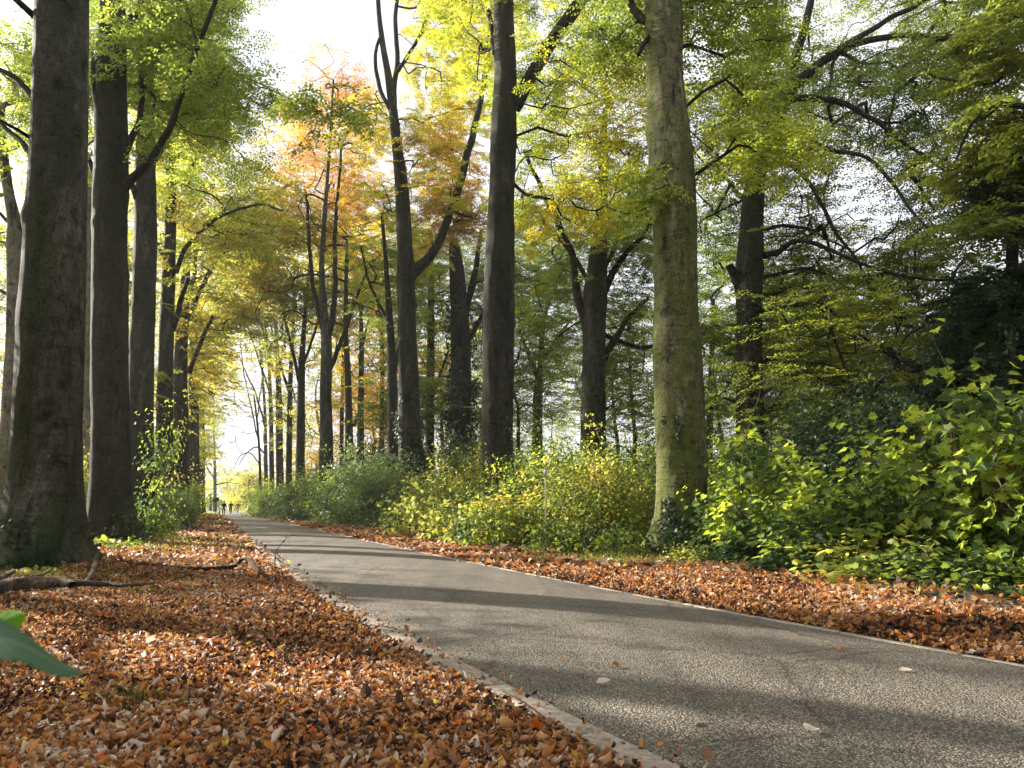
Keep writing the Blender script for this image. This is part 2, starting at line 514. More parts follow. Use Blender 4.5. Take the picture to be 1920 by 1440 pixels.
def base_point(P0, P1):
    """continue a trunk straight down to the ground"""
    d = P1 - P0
    slope = d[:2] / max(abs(d[2]), .1) * np.sign(d[2])
    z = -.12
    q = P0.copy(); q[:2] += slope * (z - P0[2]) * .5; q[2] = z
    return q

def px_trunk(trace, Y, top=None, dY=0.0):
    """trace [(u, v, width_px)] -> points, radii at depth Y"""
    P = []; R = []
    for i, (u, v, wd) in enumerate(trace):
        y = Y + dY * i
        P.append(at(u, v, y)); R.append(wd / 2 / FPX * y / math.cos(PITCH) * .985)
    return P, R

def make_tree(label, Y, trace, bark, height=None, limbs=(), blobs=(), leaf=None, twig=B_twig, sides=28, seed=0, rough=.09,
              flare=(1.5, .22, 5), n_spray=3, spray_scale=1.0, flat=.42, far=False, group=None, name="beech_tree", cat="tree",
              tone=(.5, .18), tip=.011, min_r=0.0, ivy=None, leaf_list=None, tonez=0.0, base=True, lscale=1.0, droop=0.15):
    g = np.random.default_rng(1000 + seed)
    P, R = px_trunk(trace, Y)
    if P[0][2] > 0 and base:
        P.insert(0, base_point(P[0], P[1])); R.insert(0, R[0] * 1.04)
    ntrace = len(P)
    if height and P[-1][2] < height:
        z0 = P[-1][2]; q = P[-1]; m = 4
        d = (P[-1] - P[-2]); d /= np.linalg.norm(d)
        for i in range(1, m + 1):
            t = i / m
            P.append(q + np.array([d[0] * t * 1.5 + g.normal(0, .25), g.normal(0, .25), (height - z0) * t]))
            R.append(R[ntrace - 1] * (1 - .9 * t))
    root = empty(name, (P[0][0], P[0][1], 0), label, cat, group)
    off = np.array([P[0][0], P[0][1], 0.0])
    PP, RR = resample(P, R, (.09 if Y < 30 else .18) if not far else .8)
    G = Geo(); V, F = tube(PP - off, RR, sides, rough, seed + 1, flare=flare); G.add(V, F)
    G.build("trunk", bark, root)
    nodes = [p for p, r in zip(PP[::(10 if Y < 30 else 5) if not far else 1], RR[::(10 if Y < 30 else 5) if not far else 1]) if p[2] > 4.0]
    for lb in limbs:
        pts, wd = lb[0], None
        dy = lb[1] if len(lb) > 1 else 0.0
        LP = []; LR = []
        for i, (u, v, ww) in enumerate(pts):
            y = Y + dy * i / max(1, len(pts) - 1)
            LP.append(at(u, v, y)); LR.append(ww / 2 / FPX * y)
        LP, LR = resample(LP, LR, .35)
        jit = np.array([[fnoise(p, .9, seed + k * 7.7) for k in range(3)] for p in LP]) * .10
        jit[0] = 0
        LP = LP + jit
        G = Geo(); V, F = tube(LP - off, LR, 12, .10, seed + 3); G.add(V, F)
        G.build("limb", bark if LR[0] > .3 else twig, root)
        nodes += list(LP[1::2])
    pts = []
    for bi, bl in enumerate(blobs):
        c, r, n = bl[0], bl[1], bl[2]
        holes = bl[3] if len(bl) > 3 else 0.0
        c = np.array(c, float)
        pts.append(blob_points(c, r, int(n * Q), seed * 31 + bi * 7 + 5, holes))
    if not pts: return root
    pts = np.concatenate(pts)
    pts = pts[pts[:, 2] > 1.5]
    if not nodes: nodes = [PP[-1]]
    arr, par, ends, bn = grow(nodes, pts, None, seed=seed)
    Gb = branch_geo(arr, par, ends, bn, tip=tip, min_r=min_r)
    for i in range(len(Gb.V)): Gb.V[i] = Gb.V[i] - off
    Gb.build("branches", twig, root)
    if leaf is not None:
        crown_leaves(root, off, arr, par, ends, leaf, n_spray, spray_scale, flat, far, tone, g, tonez, lscale, droop)
    return root

def crown_leaves(root, off, arr, par, ends, leaf, n_spray, spray_scale, flat, far, tone, g, tonez=0.0, lscale=1.0, droop=.15):
    n_spray = int(round(n_spray * SPR))
    e = np.array(ends)
    pe = arr[e]; pd = pe - arr[np.array([par[i] for i in ends])]
    pd[:, 2] *= .35
    pd /= np.linalg.norm(pd, axis=1)[:, None] + 1e-6
    pos = np.repeat(pe, n_spray, 0)
    az = g.uniform(-1.9, 1.9, len(pos))
    d = np.repeat(pd, n_spray, 0)
    ca, sa = np.cos(az), np.sin(az)
    d2 = np.stack([d[:, 0] * ca - d[:, 1] * sa, d[:, 0] * sa + d[:, 1] * ca, d[:, 2] * .5 - droop + g.normal(0, flat * .6, len(pos))], 1)
    ups = np.array([0, 0, 1.0]) + g.normal(0, flat, (len(pos), 3))
    pos = pos + g.normal(0, .38, pos.shape) * np.array([1, 1, .7]) * spray_scale
    t = np.array([fnoise(p, .22, 3.3) for p in pos]) * .9 + g.normal(0, .06, len(pos)) * 1.0
    zn = (pos[:, 2] - pos[:, 2].mean()) / (np.ptp(pos[:, 2]) + 1e-6)
    t = tone[0] + t * tone[1] * 2.2 + tonez * zn
    L = Leaves()
    put_sprays(L, pos - off, d2, ups, g.uniform(.7, 1.25, len(pos)) * spray_scale, t, SPRAYS_FAR if far else SPRAYS, g=g, lscale=lscale)
    return L.build("crown", leaf, root)

def ivy_on(root, off, P, R, z0, z1, n, seed, mat=None, side=None, spread=.06, size=.07, name="ivy"):
    g = np.random.default_rng(seed)
    P = np.asarray(P); R = np.asarray(R)
    zz = P[:, 2]
    L = Leaves()
    z = z0 + (z1 - z0) * g.uniform(0, 1, n) ** 1.3
    a = g.uniform(0, 2 * math.pi, n) if side is None else side[0] + g.normal(0, side[1], n)
    cx = np.interp(z, zz, P[:, 0]); cyy = np.interp(z, zz, P[:, 1]); r = np.interp(z, zz, R)
    keep = np.array([mnoise.noise(Vector((math.cos(q) * 1.5, math.sin(q) * 1.5 + seed, h * .7))) > -.12 + .3 * (h - z0) / (z1 - z0) for q, h in zip(a, z)])
    out = np.stack([np.cos(a), np.sin(a), np.zeros(n)], 1)
    rr = r * (1.03 + .05 * g.random(n)) + np.abs(g.normal(0, spread, n))
    pos = np.stack([cx, cyy, z], 1) + out * rr[:, None] - off
    d = np.stack([g.normal(0, .5, n), g.normal(0, .5, n), -np.ones(n) * .8], 1) + out * .4
    M = rot_from(d, out + g.normal(0, .35, (n, 3)))
    s = g.uniform(.7, 1.3, n) * size
    t = np.clip(g.normal(.45, .25, n), 0, 1)
    L.put(T_lobed(1), pos[keep], M[keep], s[keep], t[keep])
    return L.build(name, mat or M_ivy, root)

def blobpx(u, v, Y, ru, rv, ry, n, holes=0.0, back=1.1):
    Y = Y + ry * back
    """crown lobe centred where pixel (u,v) looks at depth Y, set back behind the stem; radii in photo pixels sideways/up and metres deep"""
    k = Y / FPX
    return (at(u, v, Y), (ru * k * 1.28, ry * 1.35, rv * k * 1.25), int(n * 1.25), holes + .10)

LAND = [(15, "the pale forked trunk"), (88, "the thickest left trunk"), (207, "the knotted second trunk"), (268, "the straight dark third trunk"), (310, "the slim fourth trunk"), (340, "the fifth left trunk"),
        (400, "the sign"), (500, "the last far trunks"), (563, "the upright far trunk"), (612, "the two-stemmed tree"), (676, "the trunk before glowing orange leaves"), (737, "the leaning dark trunk"), (767, "the forked beech"),
        (862, "the ivy-wrapped tree"), (934, "the central dark trunk"), (1023, "the white stake"), (1113, "the stout many-armed beech"), (1272, "the ivy-strung beech"), (1405, "the arching beech"), (1560, "the middle thicket"),
        (1700, "the lime maple shrub"), (1905, "the edge evergreen")]
_used = {}
def where_label(what, u, colour):
    nb = sorted(LAND, key=lambda t: abs(t[0] - u))
    if abs(nb[0][0] - u) < 14:
        w_ = "straight behind " + nb[0][1]
    else:
        l_ = [t for t in LAND if t[0] <= u]; r_ = [t for t in LAND if t[0] > u]
        if l_ and r_:
            w_ = ("just right of " + l_[-1][1]) if u - l_[-1][0] < r_[0][0] - u else ("just left of " + r_[0][1])
        elif l_: w_ = "right of " + l_[-1][1]
        else: w_ = "left of " + r_[0][1]
    lab = colour + " " + what + " " + w_
    _used[lab] = _used.get(lab, 0) + 1
    if _used[lab] > 1: lab = ("further ", "furthest ", "dimmest ")[min(_used[lab] - 2, 2)] + lab
    return lab

# ================================================================== SETTING
def struct(o, kind="structure"):
    o["kind"] = kind
    return o

def ground_mat():
    m, nt, b = new_mat("woodland_floor")
    g = N(nt, "ShaderNodeNewGeometry")
    sep = N(nt, "ShaderNodeSeparateXYZ"); nt.links.new(g.outputs["Position"], sep.inputs[0])
    n1 = N(nt, "ShaderNodeTexNoise", i_Scale=9.0, i_Detail=8.0, i_Roughness=.7); nt.links.new(g.outputs["Position"], n1.inputs["Vector"])
    v = N(nt, "ShaderNodeTexVoronoi", i_Scale=16.0); nt.links.new(g.outputs["Position"], v.inputs["Vector"])
    c = ramp(nt, n1.outputs["Fac"], [(.3, (.012, .008, .006)), (.5, (.04, .022, .014)), (.65, (.10, .05, .028)), (.8, (.18, .10, .06))])
    cv = mixc(nt, .55, c.outputs[0], v.outputs["Color"], 'MULTIPLY')
    n2 = N(nt, "ShaderNodeTexNoise", i_Scale=.35, i_Detail=5.0); nt.links.new(g.outputs["Position"], n2.inputs["Vector"])
    gr = ramp(nt, n1.outputs["Fac"], [(.3, (.05, .075, .012)), (.7, (.16, .19, .03))])
    f0 = ramp(nt, n2.outputs["Fac"], [(.50, (0, 0, 0)), (.60, (.7, .7, .7))])
    far = N(nt, "ShaderNodeMapRange"); far.inputs[1].default_value = 105; far.inputs[2].default_value = 125
    nt.links.new(sep.outputs[1], far.inputs[0])
    mx = N(nt, "ShaderNodeMath", operation='MAXIMUM'); nt.links.new(f0.outputs[0], mx.inputs[0]); nt.links.new(far.outputs[0], mx.inputs[1])
    col = mixc(nt, mx.outputs[0], cv, gr.outputs[0])
    nt.links.new(col, b.inputs["Base Color"]); b.inputs["Roughness"].default_value = .95
    bp = N(nt, "ShaderNodeBump", i_Strength=.7, i_Distance=.05); nt.links.new(n1.outputs["Fac"], bp.inputs["Height"]); nt.links.new(bp.outputs[0], b.inputs["Normal"])
    return m

def road_mat():
    m, nt, b = new_mat("worn_asphalt")
    g = N(nt, "ShaderNodeNewGeometry")
    v = N(nt, "ShaderNodeTexVoronoi", i_Scale=88.0, i_Randomness=1.0); nt.links.new(g.outputs["Position"], v.inputs["Vector"])
    v2 = N(nt, "ShaderNodeTexVoronoi", i_Scale=48.0); nt.links.new(g.outputs["Position"], v2.inputs["Vector"])
    n1 = N(nt, "ShaderNodeTexNoise", i_Scale=1.3, i_Detail=6.0, i_Roughness=.65); nt.links.new(g.outputs["Position"], n1.inputs["Vector"])
    n2 = N(nt, "ShaderNodeTexNoise", i_Scale=60.0, i_Detail=4.0); nt.links.new(g.outputs["Position"], n2.inputs["Vector"])
    sepc = N(nt, "ShaderNodeSeparateColor"); nt.links.new(v.outputs["Color"], sepc.inputs[0])
    st = ramp(nt, sepc.outputs[0], [(0, (.078, .066, .054)), (.35, (.16, .14, .115)), (.7, (.26, .23, .19)), (1, (.42, .375, .32))])
    gap = ramp(nt, v.outputs["Distance"], [(.32, (1, 1, 1)), (.62, (.22, .21, .20))])
    col = mixc(nt, 1.0, st.outputs[0], gap.outputs[0], 'MULTIPLY')
    big = ramp(nt, n1.outputs["Fac"], [(.3, (.78, .75, .72)), (.7, (1.15, 1.12, 1.05))])
    mp = N(nt, "ShaderNodeMapping"); mp.inputs["Rotation"].default_value = (0, 0, -math.atan(.395)); mp.inputs["Scale"].default_value = (2.2, .12, 1)
    nt.links.new(g.outputs["Position"], mp.inputs[0])
    n3 = N(nt, "ShaderNodeTexNoise", i_Scale=1.0, i_Detail=5.0); nt.links.new(mp.outputs[0], n3.inputs["Vector"])
    trk = ramp(nt, n3.outputs["Fac"], [(.35, (.74, .72, .70)), (.6, (1.12, 1.1, 1.08))])
    col = mixc(nt, 1.0, col, trk.outputs[0], 'MULTIPLY')
    vc = N(nt, "ShaderNodeTexVoronoi", feature='DISTANCE_TO_EDGE', i_Scale=.55); 
    nw = N(nt, "ShaderNodeTexNoise", i_Scale=3.0, i_Detail=6.0); nt.links.new(g.outputs["Position"], nw.inputs["Vector"])
    mw = N(nt, "ShaderNodeMix", data_type='VECTOR'); mw.inputs[0].default_value = .16
    nt.links.new(g.outputs["Position"], mw.inputs[4]); nt.links.new(nw.outputs["Color"], mw.inputs[5]); nt.links.new(mw.outputs[1], vc.inputs["Vector"])
    ck = ramp(nt, vc.outputs["Distance"], [(0, (.25, .24, .23)), (.006, (.6, .58, .56)), (.012, (1, 1, 1))])
    col = mixc(nt, .7, col, ck.outputs[0], 'MULTIPLY')
    col = mixc(nt, 1.0, col, big.outputs[0], 'MULTIPLY')
    nt.links.new(col, b.inputs["Base Color"]); b.inputs["Roughness"].default_value = .62
    b.inputs["Specular IOR Level"].default_value = .45
    inv = N(nt, "ShaderNodeMath", operation='MULTIPLY_ADD'); inv.inputs[1].default_value = -1.0
    nt.links.new(v.outputs["Distance"], inv.inputs[0]); nt.links.new(n2.outputs["Fac"], inv.inputs[2])
    bp = N(nt, "ShaderNodeBump", i_Strength=1.0, i_Distance=.012); nt.links.new(inv.outputs[0], bp.inputs["Height"]); nt.links.new(bp.outputs[0], b.inputs["Normal"])
    return m

def plain_mat(name, c, rough=.8, noise_amt=.35, scale=18.0, spec=.3):
    m, nt, b = new_mat(name)
    tc = N(nt, "ShaderNodeTexCoord")
    n1 = N(nt, "ShaderNodeTexNoise", i_Scale=scale, i_Detail=6.0, i_Roughness=.7); nt.links.new(tc.outputs["Object"], n1.inputs["Vector"])
    lo = tuple(x * (1 - noise_amt) for x in c); hi = tuple(min(1, x * (1 + noise_amt)) for x in c)
    r = ramp(nt, n1.outputs["Fac"], [(.3, lo), (.7, hi)])
    nt.links.new(r.outputs[0], b.inputs["Base Color"]); b.inputs["Roughness"].default_value = rough
    b.inputs["Specular IOR Level"].default_value = spec
    bp = N(nt, "ShaderNodeBump", i_Strength=.4, i_Distance=.01); nt.links.new(n1.outputs["Fac"], bp.inputs["Height"]); nt.links.new(bp.outputs[0], b.inputs["Normal"])
    return m

def relief(x, y):
    """gentle lumps of the verge; zero under the road"""
    a = x + .395 * y
    d = np.clip(np.minimum(np.abs(a - 1.4), np.abs(a - 5.2)) - .35, 0, 3) / 3
    inside = (a > 1.2) & (a < 5.7)
    return np.where(inside, 0, d)

# ground: one sheet out to the horizon, finer near the camera
xs = np.concatenate([-np.geomspace(1500, 26, 22), np.linspace(-25, 25, 126), np.geomspace(26, 1500, 22)])
ys = np.concatenate([-np.geomspace(300, 6, 8), np.linspace(-5, 60, 164), np.geomspace(62, 2500, 34)])
XX, YY = np.meshgrid(xs, ys)
ZZ = np.zeros_like(XX)
rl = relief(XX, YY)
for i in range(len(ys)):
    for j in range(len(xs)):
        if rl[i, j] > 0 and abs(xs[j]) < 60 and ys[i] < 120:
            ZZ[i, j] = rl[i, j] * (.10 * mnoise.noise(Vector((xs[j] * .35, ys[i] * .35, 2))) + .05 * mnoise.noise(Vector((xs[j] * 1.3, ys[i] * 1.3, 5))) + .02)
nx, ny = len(xs), len(ys)
ii = np.arange(ny - 1)[:, None] * nx; jj = np.arange(nx - 1)[None]
F = np.stack([ii + jj, ii + jj + 1, ii + nx + jj + 1, ii + nx + jj], -1).reshape(-1, 4)
struct(mesh_obj("ground", np.stack([XX, YY, ZZ], -1).reshape(-1, 3), F, ground_mat(), smooth=True))
def gz(x, y):
    r = float(relief(np.float64(x), np.float64(y)))
    return r * (.10 * mnoise.noise(Vector((x * .35, y * .35, 2))) + .05 * mnoise.noise(Vector((x * 1.3, y * 1.3, 5))) + .02)

# road
yr = np.concatenate([np.linspace(-6, 30, 73), np.geomspace(30.6, 900, 60)])
V = []
for y in yr:
    a, b_ = xleft(max(y, 0)) + (0 if y > 0 else -.395 * y), xright(max(y, 0)) + (0 if y > 0 else -.395 * y)
    for k in range(9):
        t = k / 8
        V.append([a * (1 - t) + b_ * t, y, .012 + .035 * 4 * t * (1 - t)])
V = np.array(V)
ii = np.arange(len(yr) - 1)[:, None] * 9; jj = np.arange(8)[None]
F = np.stack([ii + jj, ii + jj + 1, ii + 9 + jj + 1, ii + 9 + jj], -1).reshape(-1, 4)
struct(mesh_obj("road", V, F, road_mat(), smooth=True))

# concrete edging: worn blocks laid end to end, flush with the road
M_kerb = plain_mat("edging_concrete", (.25, .21, .17), .95, .5, 22)
def edging(fx, side, y0, y1, wd, seed):
    g = np.random.default_rng(seed)
    G = Geo(); y = y0
    while y < y1:
        L = .98 if y < 60 else 3.0
        xa, xb = fx(max(y, 0.0)), fx(max(y + L, 0.0))
        if y < 0: xa -= .395 * y
        if y + L < 0: xb -= .395 * (y + L)
        ang = math.atan2(L, xb - xa)
        c = ((xa + xb) / 2 + side * wd / 2 + g.normal(0, .004), y + L / 2, .0 + g.normal(0, .004))
        # bevelled block
        hl, hw = math.hypot(L, xb - xa) / 2 - .008, wd / 2
        b_ = .012
        out = []
        for z, s in ((-.06, 0), (.012, 0), (.020, b_)):
            for (p, q) in ((-1, -1), (1, -1), (1, 1), (-1, 1)):
                out.append([p * (hl - s), q * (hw - s), z])
        out = np.array(out)
        out[:, :2] += g.normal(0, .004, (12, 2))
        ca, sa = math.cos(ang), math.sin(ang)
        W = np.stack([out[:, 0] * ca - out[:, 1] * sa, out[:, 0] * sa + out[:, 1] * ca, out[:, 2]], 1) + np.array(c)
        F = []
        for k in range(2):
            for i in range(4):
                F.append([k * 4 + i, k * 4 + (i + 1) % 4, k * 4 + 4 + (i + 1) % 4, k * 4 + 4 + i])
        F.append([8, 9, 10, 11])
        G.add(W, np.array(F)); y += L
    return G
struct(edging(xleft, -1, -3.0, 150, .16, 3).build("kerb", M_kerb, smooth=False))
struct(edging(xright, 1, -3.0, 150, .08, 4).build("kerb", M_kerb, smooth=False))

# ------------------------------------------------------------------ fallen leaves (nobody could count them)
_cg = np.random.default_rng(99)
def crumple(T, amt):
    V = T[0] + _cg.normal(0, amt, T[0].shape) * np.array([1, 1, 1.3])
    return V, T[1]
CURLS = [crumple(T_curl(c, tw, wd, lf), am) for c, tw, wd, lf, am in ((1.2, .7, .26, 0, .05), (-1.2, -.6, .26, .2, .05), (2.0, 1.3, .22, .25, .07), (.5, .4, .30, 0, .06), (-1.8, 1.0, .24, .5, .07), (2.6, -1.2, .25, .1, .06),
          (1.5, 2.2, .2, .3, .08), (.2, .1, .36, 0, .09), (3.2, .5, .2, .0, .08), (-.6, -1.8, .3, .4, .09), (.9, 3.0, .24, .1, .1), (-2.6, .3, .18, .2, .05))] + [crumple(T_lobed(0), .05), crumple(T_lobed(1), .06)]
CURL_FAR = [T_oval(.18, .33), T_oval(-.16, .30)]
def scatter(name, samp, n, size, seed, far=False, tilt=.65, lift=.05, tmix=None):
    g = np.random.default_rng(seed)
    x, y, up = samp(g, n)
    z = np.array([gz(a, b_) for a, b_ in zip(x, y)]) + up + g.uniform(0, lift, len(x))
    L = Leaves()
    ts = CURL_FAR if far else CURLS
    wh = g.integers(0, len(ts), len(x))
    if not far: wh = np.where((wh >= 12) & (g.random(len(x)) < .6), g.integers(0, 12, len(x)), wh)
    az = g.uniform(0, 2 * math.pi, len(x))
    d = np.stack([np.cos(az), np.sin(az), g.normal(0, tilt * .7, len(x))], 1)
    upv = np.stack([g.normal(0, tilt, len(x)), g.normal(0, tilt, len(x)), np.ones(len(x))], 1)
    M = rot_from(d, upv)
    s = size * np.exp(g.normal(0, .32, len(x))) * 1.05
    tone = g.beta(1.15, 1.3, len(x))
    tone = np.clip(tone * .93 + .12 * np.array([mnoise.noise(Vector((a * .8, b_ * .8, 1))) for a, b_ in zip(x, y)]) * 3, 0, .95)
    sp = g.random(len(x))
    tone = np.where(sp > .985, g.uniform(.97, 1, len(x)), np.where(sp > .93, g.uniform(.94, .975, len(x)), np.minimum(tone, .92)))
    P = np.stack([x, y, z], 1)
    for k, T in enumerate(ts):
        q = wh == k
        L.put(T, P[q], M[q], s[q], tone[q])
    return L, name

def fade(g, n, y0, y1, amin, amax, power=1.0):
    """depths drawn evenly by area"""
    y = g.uniform(y0, y1, n)
    return y
def left_verge(y0, y1, width):
    def f(g, n):
        y = g.uniform(y0, y1, n)
        wv = width
        t = g.random(n)
        a = -.225 - np.abs(g.normal(0, .05, n)) - t * wv(y)
        x = xleft(y) + a + .0
        # ragged edge spilling over the kerb
        sp = g.random(n) < .003
        x = np.where(sp, xleft(y) + g.normal(-.12, .10, n), x)
        return x, y, np.where(sp, .04, .01)
    return f
def right_verge(y0, y1, width):
    def f(g, n):
        y = g.uniform(y0, y1, n)
        t = g.random(n)
        x = xright(y) + .11 + np.abs(g.normal(0, .03, n)) + t * width(y)
        sp = g.random(n) < .004
        x = np.where(sp, xright(y) + g.normal(.0, .10, n), x)
        return x, y, np.where(sp, .04, .01)
    return f
Ll = Leaves()
def merge(dst, L):
    off = dst.n
    dst.V += L.V
    for k in L.F:
        dst.F.setdefault(k, []).extend([f + off for f in L.F[k]]); dst.A.setdefault(k, []).extend(L.A[k])
    dst.n += L.n
for y0, y1, wdt, dens, far in ((2.6, 5.0, 4.2, 3000, False), (5.0, 8.0, 7.0, 2400, False), (8.0, 13.0, 9.0, 1500, False), (13.0, 22.0, 7.0, 520, True), (22.0, 45.0, 6.0, 300, True), (45, 95, 7.0, 130, True)):
    n = int((y1 - y0) * wdt * dens * Q)
    sz = .0315 if y1 < 14 else (.075 if y1 < 23 else .11 if y1 < 50 else .17)
    L, _ = scatter("x", left_verge(y0, y1, lambda y, w_=wdt: w_ + 0 * y), n, sz, int(y0 * 10), far)
    merge(Ll, L)
gg = np.random.default_rng(61)
def twigs(L, samp, n, g):
    x, y, up = samp(g, n)
    z = np.array([gz(a, b_) for a, b_ in zip(x, y)]) + .03
    T = (np.array([[-.012, 0, 0], [.012, 0, 0], [.012, .5, .03], [.006, 1, 0], [-.006, 1, 0], [-.012, .5, .03], [0, 0, .02], [0, .5, .05], [0, 1, .012]]),
         [np.array([[0, 6, 7, 5], [5, 7, 8, 4], [6, 1, 2, 7], [7, 2, 3, 8]])])
    d = np.stack([g.normal(0, 1, n), g.normal(0, 1, n), g.normal(0, .12, n)], 1)
    L.put(T, np.stack([x, y, z], 1), rot_from(d, np.array([0, 0, 1.0]) + g.normal(0, .1, (n, 3))), g.uniform(.08, .35, n), g.uniform(0, .35, n))
twigs(Ll, left_verge(2.6, 8, lambda y: 5 + 0 * y), 900, gg); twigs(Ll, left_verge(8, 20, lambda y: 8 + 0 * y), 1200, gg)
o = Ll.build("leaf_litter", M_litter, kind="stuff")
Lr = Leaves()
for y0, y1, wdt, dens, far in ((3.5, 8.0, 2.9, 2500, False), (8.0, 13.0, 2.9, 1700, False), (13.0, 24.0, 2.2, 560, True), (24.0, 50.0, 2.4, 260, True), (50, 90, 2.0, 120, True)):
    n = int((y1 - y0) * wdt * dens * Q)
    sz = .041 if y1 < 14 else (.085 if y1 < 25 else .13 if y1 < 55 else .18)
    L, _ = scatter("x", right_verge(y0, y1, lambda y, w_=wdt: w_ + 0 * y), n, sz, int(y0 * 10 + 3), far)
    merge(Lr, L)
Lr.build("leaf_litter", M_litter, kind="stuff")

# woodland floor litter further off either side (thin)
def box_samp(x0, x1, y0, y1):
    def f(g, n):
        y = g.uniform(y0, y1, n); a = g.uniform(x0, x1, n)
        return a - .395 * y, y, np.full(n, .01)
    return f
Lw = Leaves()
for (a0, a1, y0, y1, dens, sz) in ((7.6, 16, 5, 30, 110, .09), (-14, -6, 12, 40, 60, .10), (7.4, 30, 30, 70, 14, .2), (-30, -5, 40, 90, 8, .2)):
    L, _ = scatter("x", box_samp(a0, a1, y0, y1), int((a1 - a0) * (y1 - y0) * dens * Q), sz, int(a0 * 3 + 200), True)
    merge(Lw, L)
Lw.build("leaf_litter", M_litter, kind="stuff")

# grass and low weeds
def blades(L, x, y, g, h=.12, wdt=.008, spread=.45):
    n = len(x)
    z = np.array([gz(a, b_) for a, b_ in zip(x, y)])
    P = np.stack([x, y, z], 1)
    d = np.stack([g.normal(0, spread, n), g.normal(0, spread, n), np.ones(n)], 1)
    M = rot_from(d, unit(n, g))
    T = (np.array([[-.5, 0, 0], [.5, 0, 0], [.35, .6, .08], [0, 1, .22], [-.35, .6, .08]]) * np.array([wdt / h, 1, 1]), [np.array([[0, 1, 2, 3, 4]])])
    L.put(T, P, M, h * g.uniform(.5, 1.4, n), np.clip(g.normal(.55, .25, n), 0, 1))
g = np.random.default_rng(77)
Lg = Leaves()
def patch(u, v, rx, ry, n, h=.12, wdt=.008):
    c = gp(u, v)
    x = c[0] + g.normal(0, rx, n); y = c[1] + g.normal(0, ry, n)
    ok = (x < xleft(y) - .3) | (x > xright(y) + .6)
    blades(Lg, x[ok], y[ok], g, h, wdt)
patch(290, 1030, 1.0, 1.3, 1700, .12, .014); patch(350, 1014, 1.0, 2.0, 1100, .14, .018); patch(240, 1022, 1.0, 1.6, 1300, .16, .016)
patch(60, 1090, 1.2, .4, 700, .11); patch(160, 1085, .5, .4, 200, .10)
patch(330, 985, 1.5, 6, 4000, .2, .025); patch(268, 1118, .10, .06, 90, .12); patch(200, 1335, .09, .06, 60, .10, .003)
patch(270, 1345, .10, .07, 130, .09, .003); patch(350, 1110, .05, .04, 40, .07)
patch(1730, 1118, .8, .2, 200, .10, .006)
patch(1100, 1052, 1.6, .6, 600, .14, .012); patch(1180, 1052, .9, .5, 500, .14, .012)
for q in range(3):
    patch(425 + q * 8, 966 - q, 5, 20, 3500, .28, .03)
Lg.build("grass", M_grass, kind="stuff")

# far meadow beyond the wood edge, behind the avenue's end

# ================================================================== TREES OF THE AVENUE
def B(u, v, Y, ru, rv, ry, n, holes=0.0, back=1.1): return blobpx(u, v, Y, ru, rv, ry, n, holes, back)

# ---- left row
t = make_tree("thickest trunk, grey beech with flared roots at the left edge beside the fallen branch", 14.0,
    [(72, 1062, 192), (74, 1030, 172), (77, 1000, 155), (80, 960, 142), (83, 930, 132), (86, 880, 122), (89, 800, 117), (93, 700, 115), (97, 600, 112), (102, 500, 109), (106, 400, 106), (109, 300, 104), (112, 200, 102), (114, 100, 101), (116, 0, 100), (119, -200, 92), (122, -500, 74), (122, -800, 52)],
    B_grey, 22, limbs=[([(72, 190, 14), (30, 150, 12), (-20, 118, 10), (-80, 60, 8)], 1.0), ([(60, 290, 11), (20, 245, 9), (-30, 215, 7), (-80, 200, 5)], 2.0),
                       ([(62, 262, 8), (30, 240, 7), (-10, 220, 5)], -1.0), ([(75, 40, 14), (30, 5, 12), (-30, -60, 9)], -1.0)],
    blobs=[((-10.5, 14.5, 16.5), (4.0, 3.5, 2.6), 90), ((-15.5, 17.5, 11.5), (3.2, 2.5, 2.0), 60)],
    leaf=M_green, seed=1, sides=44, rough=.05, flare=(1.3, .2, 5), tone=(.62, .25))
LEFT1 = t
make_tree("second trunk of the left row, dark beech whose limbs start with two swollen knots", 22.5,
    [(208, 1000, 92), (207, 970, 80), (207, 930, 74), (207, 880, 70), (206, 800, 67), (206, 700, 66), (205, 600, 65), (205, 500, 64), (206, 420, 66), (208, 340, 62), (208, 250, 60), (208, 150, 58), (210, 50, 54), (212, -50, 46), (214, -250, 38), (214, -500, 26)],
    B_beech, 26, limbs=[([(232, 352, 20), (262, 320, 15), (290, 285, 14), (315, 245, 13), (335, 200, 12), (352, 140, 11), (375, 85, 10), (400, 10, 9), (420, -60, 7)], -3.0),
                        ([(232, 290, 16), (246, 262, 14), (262, 225, 12), (268, 160, 9), (262, 100, 7)], 2.0),
                        ([(238, 60, 24), (262, 10, 20), (290, -50, 16)], -1.0), ([(180, 100, 14), (176, 160, 12), (184, 215, 9)], -.5),
                        ([(186, 345, 16), (172, 328, 12), (166, 300, 9)], 0.0), ([(400, 125, 5), (455, 142, 4), (520, 172, 3), (600, 215, 2.5)], -2.0)],
    blobs=[B(310, 140, 21.5, 105, 135, 2.2, 160, .05), B(400, 70, 20.5, 60, 90, 1.6, 44, .10), B(455, 150, 19, 50, 34, 1.2, 20, .05), B(620, 212, 17, 46, 12, .5, 9), B(370, 300, 22, 70, 40, 1.5, 22, .1),
           B(120, 150, 25, 110, 170, 2.5, 80, .05), B(290, -80, 22, 160, 90, 3.0, 60)],
    leaf=M_green, seed=2, sides=36, rough=.08, tone=(.52, .22))
